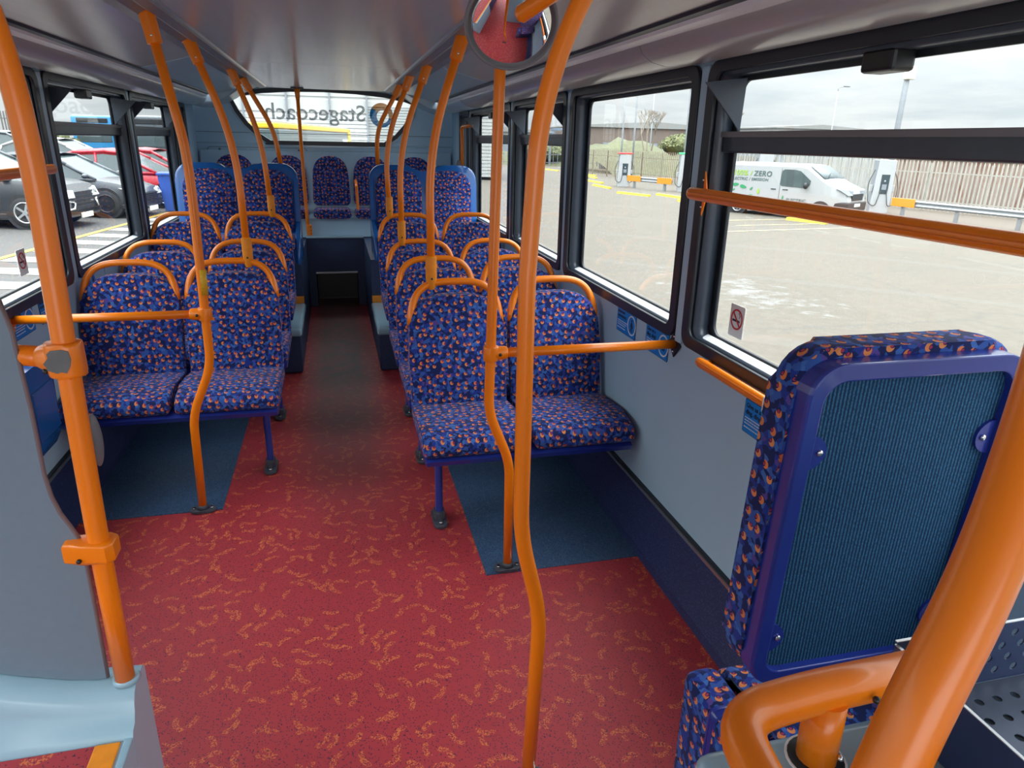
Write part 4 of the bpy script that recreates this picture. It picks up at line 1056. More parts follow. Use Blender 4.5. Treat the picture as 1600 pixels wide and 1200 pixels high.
M_YPAINT = plain('yellow_road_paint', (.40, .25, .035), .6, noise=.2, nscale=8)
M_WPAINT = plain('white_road_paint', (.30, .285, .25), .6, noise=.18, nscale=5)
M_PALEY = plain('faded_yellow_line', (.30, .26, .14), .7, noise=.3, nscale=5)
def strip(p, q, w, mat, nm):
    p, q = Vector(p), Vector(q); d = (q-p).normalized(); n = Vector((-d.y, d.x))*w/2
    pts = [p+n, p-n, q-n, q+n]
    mb = MB(); mb.loft([[(v.x, v.y, gz(v.x)+.004) for v in pts], [(v.x, v.y, gz(v.x)+.008) for v in pts]], smooth=False)
    return mb.build(nm, mat, gr)
# left: yellow edge line and white hatched walkway
ya, yb = Vector((-6.25, 8.0)), Vector((-4.35, 23.2))
strip(ya, yb, .13, M_YPAINT, 'yellow_line')
dd = (yb-ya).normalized(); nn = Vector((dd.y, -dd.x))
for k in range(14):
    a = ya + dd*(k*1.06+.15) + nn*.12
    strip(a, a+nn*1.55-dd*.1, .50, M_WPAINT, 'white_bar')
strip((13.0, 21.95), (20.5, 24.2), .10, M_PALEY, 'faded_line')
strip((11.2, 18.7), (22.5, 21.9), .10, M_PALEY, 'faded_line')
strip((12.6, 20.4), (21.5, 22.8), .09, M_PALEY, 'faded_line')

# yellow wheel stops
M_STOP = plain('yellow_stop_paint', (.62, .43, .015), .5, noise=.1)
hs = [((14.6, 35.4), (15.5, 33.4)), ((16.6, 34.8), (16.9, 31.9)), ((15.8, 42.4), (15.7, 39.3)), ((17.5, 48.9), (17.4, 45.0)), ((20.6, 57.6), (19.8, 52.6)), ((20.6, 62), (21.6, 57.5)), ((20.9, 70), (21.1, 66.5)), ((16.1, 22.7), (16.7, 21.3)), ((15.6, 30.5), (16.4, 30.3))]
wl = ['yellow wheel stop bar on the yard, centre of the second right window', 'long yellow wheel stop bar beside the window pillar', 'yellow wheel stop bar in the third place from the chargers', 'yellow wheel stop bar in the fourth place from the chargers',
      'distant yellow wheel stop bar, fifth in the row', 'distant yellow wheel stop bar, sixth in the row', 'furthest yellow wheel stop bar towards the dark cabinets', 'yellow wheel stop bar on the ground in front of the white van', 'short yellow wheel stop bar cut by the window pillar']
for (a, b), lab in zip(hs, wl):
    a, b = Vector(a), Vector(b); L = (b-a).length; an = math.atan2((b-a).y, (b-a).x)
    o = MB().prism([(-.11, 0), (-.07, .10), (.07, .10), (.11, 0)], 'x', -L/2, L/2, bev=.01).build('wheel_stop', M_STOP)
    m_ = (a+b)/2; o.location = (m_.x, m_.y, gz(m_.x)); o.rotation_euler = (0, math.sin(an)*0+.02*math.cos(an), an)
    tag(o, lab, 'wheel stop', 'yellow wheel stops on the yard')

# ---------------------------------------------------------------- vehicles
M_TYRE = plain('tyre', (.02, .02, .022), .8); M_RIM = plain('alloy_rim', (.45, .46, .48), .3, metal=.7); M_DRIM = plain('dark_alloy_rim', (.05, .05, .055), .35, metal=.6)
M_LAMP = plain('headlamp_lens', (.22, .24, .27), .1, spec=.9); M_LAMPB = plain('clear_headlamp', (.55, .57, .6), .1, spec=.9); M_TRIMBLK = plain('car_black_trim', (.022, .022, .025), .5); M_PLATE = plain('number_plate', (.8, .8, .75), .4)
def wheel(parent, x, y, r, w, rim, spokes=10):
    tb = MB(); n = 28
    prof = [(r*.62, -w/2), (r*.92, -w/2), (r, -w*.32), (r, w*.32), (r*.92, w/2), (r*.62, w/2), (r*.60, 0)]
    tb.loft([[(rr*math.cos(2*PI*j/n), yy, rr*math.sin(2*PI*j/n)) for j in range(n)] for rr, yy in prof+[prof[0]]], cap=False)
    t = tb.build('tyre', M_TYRE, parent, (x, y, r))
    s = 1 if y > 0 else -1
    rb_ = MB()
    rb_.loft([[(rr*math.cos(2*PI*j/n), yy, rr*math.sin(2*PI*j/n)) for j in range(n)] for rr, yy in ((r*.68, s*w*.46), (r*.68, s*w*.52), (r*.60, s*w*.52), (r*.58, s*w*.1))], cap=False)
    for k in range(spokes):
        a = 2*PI*k/spokes; c_, s_ = math.cos(a), math.sin(a); q = r*.035 if spokes > 6 else r*.07
        rb_.prism([(c_*r*.1-s_*q, s_*r*.1+c_*q), (c_*r*.1+s_*q, s_*r*.1-c_*q), (c_*r*.63+s_*q, s_*r*.63-c_*q), (c_*r*.63-s_*q, s_*r*.63+c_*q)], 'y', s*w*.36, s*w*.46)
    rb_.cyl((0, s*w*.3, 0), (0, s*w*.49, 0), r*.15, 16)
    rb_.build('rim', rim, t)
    MB().cyl((0, s*w*.02, 0), (0, s*w*.08, 0), r*.6, 24).build('brake_disc', M_TRIMBLK, t)
def vehicle(name, label, cat, paint, pos, ang, L, W, prof, glass, wx, wr, rim=None, spokes=10, lamp=None, grille=None, group=None, lowtrim=True, zb=.22):
    """prof: (x, z_shoulder, half-width factor) stations of the lower body from tail to nose;
       glass: list of (x_bottom, z_bottom, x_top, z_top) corner points of the cabin side outline"""
    r_ = thing(name, label, cat, (pos[0], pos[1], gz(pos[0])), (0, 0, ang), group=group)
    hw = W/2
    rings = []
    for x, z, k in prof:
        w = hw*k
        rings.append([(x, -w*.90, zb), (x, -w*.98, zb+.10), (x, -w, z*.62), (x, -w*.985, z-.09), (x, -w*.92, z), (x, -w*.5, z+.025), (x, 0, z+.035), (x, w*.5, z+.025), (x, w*.92, z), (x, w*.985, z-.09), (x, w, z*.62), (x, w*.98, zb+.10), (x, w*.90, zb)])
    smooth_angle(MB().loft(rings).build('body', paint, r_), 32)
    if glass:
        # cabin: ring outline swept between two half-widths
        a = [(p[0], p[1]) for p in glass]
        n = len(a)
        zmin = min(p[1] for p in a); zmax = max(p[1] for p in a)
        def hwz(z): return hw*(.93-.20*(z-zmin)/(zmax-zmin))
        cab = MB()
        cab.loft([[(x, -hwz(z), z) for x, z in a], [(x, hwz(z), z) for x, z in a]], smooth=False)
        cab.build('windows', M_CARGLASS, r_)
        # roof skin and pillars
        top = [p for p in a if p[1] > zmax-.13]
        top.sort()
        rf = MB(); rr = []
        for x, z in top: rr.append([(x, -hwz(z)-.015, z-.08), (x, -hwz(z)+.05, z+.03), (x, 0, z+.07), (x, hwz(z)-.05, z+.03), (x, hwz(z)+.015, z-.08)])
        rf.loft(rr, closed=False)
        ro = rf.build('roof', paint, r_); 
        sm = ro.modifiers.new('solid', 'SOLIDIFY'); sm.thickness = .02; sm.offset = 1
        pi = MB()
        xs_ = sorted(p[0] for p in a)
        for s in (-1, 1):
            for i in range(n):
                p_, q_ = a[i], a[(i+1) % n]
                if abs(p_[1]-q_[1]) < .02 and p_[1] < zmin+.05: continue
                pi.tube([(p_[0], s*hwz(p_[1]), p_[1]), (q_[0], s*hwz(q_[1]), q_[1])], .046, 8)
            for xb in (sum(p[0] for p in top)/len(top)-.05,):
                pi.tube([(xb, s*hwz(zmin)*1.0, zmin), (xb-.04, s*hwz(zmax-.05), zmax-.04)], .035, 8)
        pi.build('window_pillars', paint, r_)
    for x in wx:
        for s in (-1, 1):
            MB().cyl((x, s*(hw-.20), wr), (x, s*(hw+.004), wr), wr*1.16, 26).build('wheel_arch', M_TRIMBLK, r_)
            wheel(r_, x, s*(hw-.085), wr, .20, rim or M_RIM, spokes)
    if lowtrim: MB().box(prof[0][0]+.15, prof[-1][0]-.25, -hw-.004, hw+.004, zb-.02, zb+.10, .02).build('sill_trim', M_TRIMBLK, r_)
    xn = prof[-1][0]
    if lamp:
        for s in (-1, 1):
            lx, lz, lh = lamp
            mb = MB().prism([(0, 0), (.34, -.03), (.40, -.02), (.38, -.02-lh), (.28, -.05-lh*.8), (.02, -.06)], 'z', 0, 1)
            mb.bm.clear()
            mb.loft([[(lx-.40, s*(hw*.995), lz), (lx-.04, s*(hw*.86), lz-.04), (lx+.05, s*(hw*.50), lz-.07), (lx+.07, s*(hw*.50), lz-.07-lh), (lx+.03, s*(hw*.88), lz-.07-lh), (lx-.22, s*(hw*1.0), lz-.06)],
                     [(lx-.36, s*(hw*.80), lz-.01), (lx-.10, s*(hw*.66), lz-.05), (lx-.05, s*(hw*.40), lz-.08), (lx-.05, s*(hw*.40), lz-.07-lh), (lx-.10, s*(hw*.68), lz-.07-lh), (lx-.25, s*(hw*.80), lz-.07)]], smooth=False)
            mb.build('headlight', M_LAMP if name == 'electric_van' else M_LAMPB, r_)
            MB().ball((lx-.02, s*hw*.74, lz-.05-lh*.5), .055, .5, 1, .8, 12, 8).build('lamp_bulb', M_CHROME, r_)
    if grille:
        gx, gz0, gz1, gw = grille
        g = MB()
        for k in range(5):
            z = gz0+(gz1-gz0)*k/4; g.box(gx-.06, gx+.035, -gw, gw, z-.012, z+.012)
        g.box(gx-.1, gx+.015, -gw, gw, gz0, gz1); g.build('grille', M_TRIMBLK, r_)
        MB().box(gx+.03, gx+.06, -.26, .26, gz0-.24, gz0-.13, .005).build('number_plate', M_PLATE, r_)
        MB().box(gx-.25, gx+.02, -hw*.86, hw*.86, zb+.02, zb+.17, .03).build('lower_bumper', M_TRIMBLK, r_)
    return r_
M_SUV = plain('charcoal_car_paint', (.022, .026, .032), .3, coat=.25); M_FORD = plain('dark_grey_car_paint', (.045, .053, .064), .3, coat=.25)
M_REDCAR = plain('red_car_paint', (.42, .010, .022), .3, coat=.25); M_WHITECAR = plain('white_car_paint', (.42, .43, .44), .3, coat=.3); M_BLUECAR = plain('dark_estate_paint', (.06, .075, .09), .2, coat=.8)
hatch_p = [(-2.05, .72, .84), (-1.98, .86, .92), (-1.5, .90, .99), (-.5, .93, 1.0), (.6, .93, 1.0), (1.1, .90, .99), (1.6, .82, .96), (1.95, .70, .86), (2.08, .56, .76)]
hatch_g = [(-1.95, .86), (-1.68, 1.25), (-1.15, 1.43), (-.30, 1.48), (.10, 1.44), (.45, 1.25), (1.12, .90)]
suv_p = [(-2.1, .80, .86), (-2.02, .95, .94), (-1.5, 1.0, .99), (-.5, 1.02, 1.0), (.6, 1.02, 1.0), (1.1, 1.01, .99), (1.6, .97, .97), (1.98, .88, .88), (2.12, .70, .80)]
suv_g = [(-1.98, .96), (-1.72, 1.36), (-1.2, 1.55), (-.3, 1.60), (.10, 1.56), (.45, 1.38), (1.08, 1.02)]
A = math.radians(-8)
suv = vehicle('parked_suv', 'charcoal crossover with silver fog lamp surround, nearest of the parked cars on the left', 'car', M_SUV, (-7.68, 18.4), A, 4.2, 1.82, suv_p, suv_g, (-1.3, 1.3), .335, M_RIM, 5, (2.09, .86, .16), (2.10, .42, .74, .52), group='parked cars seen through the left windows')
for s in (-1, 1):
    MB().tube([(2.16, s*.50, .52), (2.16, s*.56, .40), (2.07, s*.76, .37), (1.98, s*.86, .48), (2.03, s*.82, .57), (2.15, s*.52, .55)], .026, 8).build('fog_lamp_surround', M_CHROME, suv)
    MB().ball((.95, s*.99, 1.08), .10, .8, 1, .65, 12, 8).build('wing_mirror', M_SUV, suv)
frd = vehicle('parked_hatchback', 'dark grey hatchback with black lattice wheels, second of the parked cars on the left', 'car', M_FORD, (-6.80, 20.90), A, 4.2, 1.80, hatch_p, hatch_g, (-1.3, 1.32), .335, M_DRIM, 14, (2.05, .72, .13), (2.07, .36, .56, .48), group='parked cars seen through the left windows')
for s in (-1, 1): MB().ball((.95, s*.97, 1.0), .09, .8, 1, .65, 12, 8).build('wing_mirror', M_FORD, frd)
r1 = vehicle('parked_hatchback', 'red hatchback behind the dark grey hatchback', 'car', M_REDCAR, (-6.0, 23.7), A, 4.2, 1.78, hatch_p, [(x, z+.06) for x, z in hatch_g], (-1.3, 1.32), .32, M_RIM, 8, (2.05, .72, .13), (2.07, .36, .56, .48), group='parked cars seen through the left windows')
r2 = vehicle('parked_hatchback', 'second red hatchback further right beyond the blue bin', 'car', M_REDCAR, (-5.7, 26.3), A, 4.2, 1.78, hatch_p, [(x, z+.06) for x, z in hatch_g], (-1.3, 1.32), .32, M_RIM, 8, (2.05, .72, .13), (2.07, .36, .56, .48), group='parked cars seen through the left windows')
vehicle('parked_hatchback', 'white car with a pale roof just behind the red hatchback', 'car', M_WHITECAR, (-9.6, 30.0), A, 4.2, 1.80, suv_p, [(x, z+.1) for x, z in suv_g], (-1.3, 1.32), .33, M_RIM, 8, (1.95, .8, .13), (2.02, .4, .6, .48), group='parked cars seen through the left windows')
vehicle('parked_estate_car', 'dark estate car with roof bars, furthest of the parked cars', 'car', M_BLUECAR, (-13.4, 36.0), A, 4.6, 1.82, suv_p, [(x, z+.22) for x, z in suv_g], (-1.3, 1.32), .33, M_RIM, 8, (1.95, .8, .13), (2.02, .4, .6, .48), group='parked cars seen through the left windows')

# wheelie bin
wb = thing('wheelie_bin', 'large blue wheelie bin beside the parked cars', 'bin', (-4.32, 21.85, gz(-4.32)), (0, 0, .1))
M_BIN = plain('blue_bin_plastic', (.02, .075, .36), .4)
mb = MB(); mb.loft([[(-.33, -.32, .05), (.33, -.32, .05), (.33, .32, .05), (-.33, .32, .05)], [(-.42, -.38, 1.0), (.42, -.38, 1.0), (.42, .38, 1.0), (-.42, .38, 1.0)]], smooth=False)
mb.build('bin_body', M_BIN, wb)
MB().box(-.45, .45, -.42, .42, 1.0, 1.07, .02).build('bin_lid', M_BIN, wb)
for s in (-1, 1): MB().cyl((s*.30, .3, .1), (s*.36, .3, .1), .1, 16).build('bin_wheel', M_TYRE, wb)

# white van
van_p = [(-2.48, 1.72, .92), (-2.44, 1.90, .97), (-2.2, 1.94, 1.0), (.70, 1.94, 1.0), (.95, 1.90, .99), (1.58, 1.47, .985), (1.85, 1.34, .97), (2.22, 1.20, .93), (2.42, 1.06, .88), (2.52, .78, .82)]
vang = math.radians(-60)
M_VAN = plain('white_van_paint', (.34, .35, .36), .35, noise=.02, coat=.2)
vx, vy = 17.2, 24.3
van = vehicle('electric_van', 'white electric delivery van with green leaf graphics parked in the yard', 'van', M_VAN, (vx, vy), vang, 5.0, 1.92, van_p, None, (-1.65, 1.62), .33, M_RIM, 8, (2.48, 1.18, .16), (2.51, .78, .98, .50), lowtrim=True)
for s in (-1, 1):
    mb = MB().prism([(-.02, 1.22), (.02, 1.70), (.10, 1.76), (.52, 1.76), (.72, 1.72), (1.14, 1.40), (1.12, 1.24), (.88, 1.13), (.06, 1.16)], 'y', s*.955, s*.968)
    mb.build('side_window', M_CARGLASS, van)
    MB().box(-.01, .0, s*.963-.002, s*.963+.002, .40, 1.78).build('door_seam', M_TRIMBLK, van)
    for xx in (-.35, .12): MB().box(xx, xx+.20, s*.965-.01, s*.965+.01, 1.02, 1.05, .004).build('door_handle', M_TRIMBLK, van)
    MB().ball((1.02, s*1.06, 1.22), .11, .7, 1, 1.1, 12, 8).build('wing_mirror', M_TRIMBLK, van)
w_ = MB(); w_.loft([[(1.00, y, 1.905) for y in (-.78, 0, .78)], [(1.30, y, 1.705) for y in (-.82, 0, .82)], [(1.60, y, 1.49) for y in (-.86, 0, .86)]], closed=False)
wo = w_.build('windscreen', M_CARGLASS, van); sm = wo.modifiers.new('s', 'SOLIDIFY'); sm.thickness = .03; sm.offset = 0
MB().tube([(1.64, -.6, 1.51), (1.42, .05, 1.67)], .012, 6).build('wiper', M_TRIMBLK, van)
MB().box(1.95, 2.56, -.90, .90, .38, .72, .06, 3).build('front_bumper', M_TRIMBLK, van)
M_GRN = plain('leaf_green', (.03, .24, .10), .5); M_LGRN = plain('leaf_lime', (.26, .42, .06), .5); M_GTXT = plain('van_grey_letter', (.07, .11, .11), .5)
def vt(body, size, x, z, mat, bold=.006, sh=.1): text('lettering', body, size, mat, van, (x, -.966, z), (PI/2, 0, 0), extrude=.002, bold=bold, shear=sh, spacing=1.1)
vt('100%', .27, -2.0, 1.48, M_LGRN); vt('/', .27, -1.27, 1.48, M_LGRN); vt('ZERO', .27, -1.12, 1.48, M_GTXT)
vt('ELECTRIC / EMISSION', .150, -2.06, 1.30, M_GTXT, .003); vt('ELECTRIC', .16, .30, .62, M_GTXT, .003)
for i, (x, z, s_, a_, m_) in enumerate([(-2.15, 1.08, .20, 0, M_GRN), (-1.82, 1.12, .22, .1, M_GRN), (-1.5, 1.05, .24, -.2, M_GRN), (-1.15, 1.0, .12, .8, M_GRN), (-.85, .92, .17, 1.5, M_LGRN), (-1.15, .74, .15, .2, M_GRN), (-1.6, .70, .15, 1.3, M_LGRN), (-2.2, .80, .14, 1.9, M_GRN), (-.72, .60, .16, 2.4, M_LGRN), (-1.9, .92, .1, .6, M_GRN), (.16, .75, .11, 1.4, M_GRN), (.08, .66, .10, 2.8, M_GRN), (.20, .60, .10, .4, M_GRN)]):
    p_ = [(s_*.6*math.cos(t_), s_*.28*math.sin(t_)*(1-.3*math.cos(t_))) for t_ in [2*PI*k/14 for k in range(14)]]
    MB().prism([(x+u*math.cos(a_)-v*math.sin(a_), z+u*math.sin(a_)+v*math.cos(a_)) for u, v in p_], 'y', -.969, -.962).build('leaf_graphic', m_, van)

# ---------------------------------------------------------------- chargers and guard rails
M_CHW = plain('charger_white', (.38, .39, .40), .35, noise=.02); M_CHG = plain('charger_grey', (.20, .22, .25), .45); M_GALV = plain('galvanised_steel', (.26, .28, .30), .45, metal=.4, noise=.15, nscale=8)
M_ORBAR = plain('orange_guard', (.62, .23, .015), .5); M_SCREEN = plain('charger_screen', (.03, .05, .06), .2); M_CABLE = plain('black_cable', (.02, .02, .02), .6); M_GREENTOP = plain('green_charger_top', (.06, .50, .20), .5); M_REDTOP = plain('red_charger_top', (.55, .06, .06), .5)
def charger(label, x, y, ang, h, topm):
    t = thing('vehicle_charger', label, 'charger', (x, y, gz(x)), (0, 0, ang), group='white electric vehicle chargers')
    MB().prism([(-.42, 0), (.32, 0), (.36, .5), (.36, h-.05), (-.34, h), (-.42, .5)], 'y', -.38, -.30, bev=.02).build('front_cover', M_CHW, t)
    MB().box(-.36, .36, -.30, .42, .06, h-.04, .02).build('cabinet', M_CHG, t)
    MB().box(-.16, .18, -.395, -.37, h*.36, h*.72, .01).build('screen_panel', M_SCREEN, t)
    MB().ball((.0, -.395, h*.60), .04, 1, .3, 1, 10, 8).build('round_button', M_CHW, t)
    MB().box(-.09, .10, -.40, -.39, h*.44, h*.54).build('display', M_CHG, t)
    if topm: MB().box(-.42, .42, -.40, .44, h, h+.09, .01).build('coloured_top', topm, t)
    for s in (-1, 1):
        MB().tube([(s*.40, -.1, h*.80), (s*.62, -.2, h*.55), (s*.55, -.4, h*.18), (s*.25, -.46, h*.12), (s*.12, -.42, h*.42)], .018, 8, rad=.25).build('charging_cable', M_CABLE, t)
        MB().box(s*.44-.05, s*.44+.05, -.2, .0, h*.4, h*.52, .01).build('cable_holder', M_CHW, t)
    return t
FA = math.atan2(-12, 4.6)     # fence line direction
charger('tall white charger with dark screen to the right of the van', 23.6, 26.9, -.45, 2.28, None)
charger('white charger with green top beside the window pillar', 19.95, 38.4, -.35, 2.1, M_GREENTOP)
charger('white charger with red and green top at the far end of the guard rail', 17.75, 42.3, -.25, 1.95, M_REDTOP)
charger('white charger with green top half hidden behind the van roof', 21.9, 33.5, -.35, 2.6, M_GREENTOP)
def guard(label, a, b):
    a, b = Vector(a), Vector(b); d = b-a; L = d.length; an = math.atan2(d.y, d.x)
    t = thing('guard_rail', label, 'guard rail', (a.x, a.y, gz(a.x)), (0, 0, an), group='galvanised guard rails in front of the chargers')
    wp = [(-.02, .42), (-.06, .48), (-.02, .54), (-.02, .58), (-.06, .64), (-.02, .70), (.01, .70), (-.03, .64), (.01, .58), (.01, .54), (-.03, .48), (.01, .42)]
    dz = lambda q: gz(a.x+d.normalized().x*q)-gz(a.x)
    mb = MB(); mb.loft([[(0, p, z) for p, z in wp], [(L, p, z+dz(L)) for p, z in wp]], smooth=False); mb.build('w_beam', M_GALV, t)
    for q in (.0, L-1.1):
        MB().box(q, q+1.1, -.09, -.06, .40+dz(q), .74+dz(q), .01).build('orange_end', M_ORBAR, t)
    k = 0.5
    while k < L:
        MB().box(k-.06, k+.06, 0, .12, dz(k)-.02, .66+dz(k)).build('post', M_GALV, t); k += 2.4
    return t
guard('guard rail with orange ends right of the tall charger, running along the fence', (23.2, 25.6), (25.4, 12.0))
guard('guard rail between the second charger and the van', (19.3, 37.0), (21.8, 30.6))
guard('guard rail between the far chargers', (17.6, 41.2), (19.0, 38.0))

# palisade fences
M_PAL = plain('weathered_palisade', (.36, .34, .30), .7, noise=.25, nscale=3, metal=.1); M_PALW = plain('tan_palisade', (.22, .185, .135), .8, noise=.2, nscale=4)
def palisade(label, a, b, h, mat, step=.19, w=.085, z0=0.0):
    a, b = Vector(a), Vector(b); d = b-a; L = d.length; an = math.atan2(d.y, d.x); u = d.normalized()
    t = thing('palisade_fence', label, 'fence', (a.x, a.y, gz(a.x)+z0), (0, 0, an))
    dz = lambda q: gz(a.x+u.x*q)-gz(a.x)
    mb = MB(); q = 0
    while q < L:
        z = dz(q); mb.loft([[(q, .0, z+.05), (q+w*.5, -.02, z+.05), (q+w, 0, z+.05)], [(q, 0, z+h-.12), (q+w*.5, -.02, z+h-.12), (q+w, 0, z+h-.12)], [(q+w*.35, 0, z+h), (q+w*.5, -.01, z+h), (q+w*.65, 0, z+h)]], smooth=False); q += step
    mb.build('pales', mat, t)
    r_ = MB()
    for zz in (.45, h-.55): r_.loft([[(0, .01, zz), (0, .06, zz), (0, .06, zz+.05), (0, .01, zz+.05)], [(L, .01, zz+dz(L)), (L, .06, zz+dz(L)), (L, .06, zz+.05+dz(L)), (L, .01, zz+.05+dz(L))]], smooth=False)
    r_.build('rails', mat, t)
    ps_ = MB(); q = 0
    while q < L: ps_.box(q-.04, q+.04, .04, .12, dz(q), h+dz(q)-.1); q += 2.75
    ps_.build('posts', mat, t)
    return t
palisade('tall weathered palisade fence behind the guard rail on the right', (25.2, 36.5), (31.5, 16.0), 2.3, M_PAL)
palisade('tan palisade fence in the distance between the chargers', (21.6, 66.0), (25.3, 37.6), 2.2, M_PALW, .24, .12)
palisade('dark palisade fence on the bank at the far left', (-46, 44), (-17.5, 53.5), 2.0, plain('dark_palisade', (.14, .13, .12), .7), .30, .09, z0=1.0)

# containers and buildings beyond the fence
def corr(name, label, cat, x0, x1, y0, y1, h, mat, pitch=.3, ang=0.0, z=None, group=None, roofmat=None):
    W, D = x1-x0, y1-y0
    t = thing(name, label, cat, ((x0+x1)/2, (y0+y1)/2, gz((x0+x1)/2) if z is None else z), (0, 0, ang), group=group)
    n = max(4, int(W/pitch)); pts = []
    for i in range(n):
        x = -W/2+W*i/n
        pts += [(x, -D/2), (x+W/n*.4, -D/2), (x+W/n*.5, -D/2+pitch*.2), (x+W/n*.9, -D/2+pitch*.2)]
    pts += [(W/2, -D/2), (W/2, D/2), (-W/2, D/2)]
    MB().prism(pts, 'z', -.3, h).build('corrugated_walls', mat, t)
    MB().box(-W/2-.05, W/2+.05, -D/2-.05, D/2+.05, h-.12, h+.04).build('roof_edge', roofmat or mat, t)
    return t
def rust(name, a, b_, thr):
    m, t, b = newmat(name); tc = N(t, 'ShaderNodeTexCoord'); mp = N(t, 'ShaderNodeMapping'); mp.inputs['Scale'].default_value = (1, 1, .35); link(t, tc.outputs['Object'], mp.inputs[0])
    n = N(t, 'ShaderNodeTexNoise'); setin(n, {'Scale': 1.8, 'Detail': 7.0, 'Roughness': .7}); link(t, mp.outputs[0], n.inputs['Vector'])
    mr = N(t, 'ShaderNodeMapRange'); link(t, n.outputs['Fac'], mr.inputs[0]); setin(mr, {'From Min': thr, 'From Max': thr+.06})
    link(t, mixc(t, mr.outputs[0], a, b_), b.inputs['Base Color']); b.inputs['Roughness'].default_value = .8; return m
M_RUST = rust('rusty_white_steel', (.33, .29, .24), (.19, .10, .065), .56)
M_RUST2 = rust('rusty_pink_steel', (.27, .205, .17), (.20, .11, .08), .52)
M_PALEST = rust('pale_blue_steel', (.34, .355, .36), (.25, .21, .19), .62)
CA = math.atan2(-20.5, 6.3)
CG = 'shipping containers behind the fence'
corr('shipping_container', 'pale shipping container behind the fence above the van roof', 'container', 24.0, 36.0, 40.0, 42.4, 2.6, M_PALEST, .28, CA*0-.9, group=CG)
corr('shipping_container', 'rust streaked pink container behind the fence right of the tall charger', 'container', 26.3, 38.3, 26.2, 28.6, 2.55, M_RUST2, .28, CA, group=CG)
corr('shipping_container', 'rusty off-white container behind the fence at the right edge', 'container', 29.5, 41.5, 13.6, 16.0, 2.6, M_RUST, .28, CA, group=CG)
M_BRICK = plain('brown_warehouse', (.15, .115, .095), .8); M_CLAD = plain('grey_cladding', (.22, .22, .21), .7)
def shed(label, x0, x1, y0, y1, h, mat, roof, z=-1.3):
    t = thing('warehouse', label, 'building', ((x0+x1)/2, (y0+y1)/2, z)); W, D = x1-x0, y1-y0
    MB().box(-W/2, W/2, -D/2, D/2, 0, h).build('walls', mat, t)
    MB().prism([(-W/2-.3, h), (0, h+W*.03), (W/2+.3, h), (W/2+.3, h-.2), (-W/2-.3, h-.2)], 'y', -D/2-.3, D/2+.3).build('roof', roof, t)
    for k in range(int(W/4)):
        MB().box(-W/2+1+k*4, -W/2+2.6+k*4, -D/2-.06, -D/2, h*.15, h*.55).build('loading_door', M_CHG, t)
    return t
shed('long brown and grey warehouse on the skyline beyond the yard', 38, 66, 112, 126, 5.6, M_BRICK, M_CLAD)
shed('low grey shed left of the brown warehouse on the skyline', 14, 36, 118, 130, 4.6, M_CLAD, M_CLAD)
shed('pale clad warehouse unit at the right end of the skyline', 68, 84, 102, 114, 6.0, M_CLAD, M_CLAD)

# dark cabinets in a row
for k in range(4):
    x, y = 31.0+k*1.35, 80.0-k*.5
    t = thing('utility_cabinet', ['first dark cabinet from the left with a white bottle shape, far across the yard', 'second dark cabinet from the left with a white bottle shape', 'third dark cabinet from the left with a white bottle shape', 'fourth dark cabinet from the left with a white bottle shape'][k], 'cabinet', (x, y, gz(x)), group='row of dark cabinets at the far fence')
    MB().box(-.55, .55, -.4, .4, 0, 2.0, .03).build('cabinet_body', M_NAVYMETAL, t)
    MB().prism([(-.2, .25), (.2, .25), (.2, 1.2), (.08, 1.45), (.08, 1.65), (-.08, 1.65), (-.08, 1.45), (-.2, 1.2)], 'y', -.43, -.39).build('bottle_shape', M_WHITE, t)

# lamp posts
LG = 'lamp posts around the yard'
def lamp(label, x, y, h, head=True, r=.07, box=None):
    t = thing('lamp_post', label, 'lamp post', (x, y, gz(x)), group=LG)
    MB().tube([(0, 0, -.3), (0, 0, h*.3), (0, 0, h)], [r, r*.9, r*.6], 12).build('post', M_GALV, t)
    if head:
        MB().tube([(0, 0, h), (0, 0, h+.3), (.8, 0, h+.45)], r*.5, 8, rad=.3).build('bracket_arm', M_GALV, t)
        MB().box(.6, 1.3, -.15, .15, h+.40, h+.52, .03).build('lantern', M_GREYTRIM, t)
    if box: MB().box(-.20, .22, -.25, .05, box-.25, box+.3, .03).build('control_box', plain('cream_box_'+str(int(h*10)), (.62, .62, .50), .5), t)
    return t
lamp('tall grey post with cream box behind the tall charger', 25.0, 28.2, 12, False, .14, 5.9)
lamp('tall grey post with cream box seen beside the window pillar', 20.4, 39.5, 12, False, .10, 6.0)
lamp('tall post with bent arm above the far charger, left of a pair', 21.5, 52, 10.5)
lamp('tall plain post above the far charger, right of a pair', 21.6, 50, 12, False)
lamp('thin street lamp on the skyline past the grass bank', 33, 72, 9)
lamp('small street lamp on the skyline seen over the van', 52, 68, 9)
lamp('small street lamp seen through the third right window', 19.5, 92, 13)

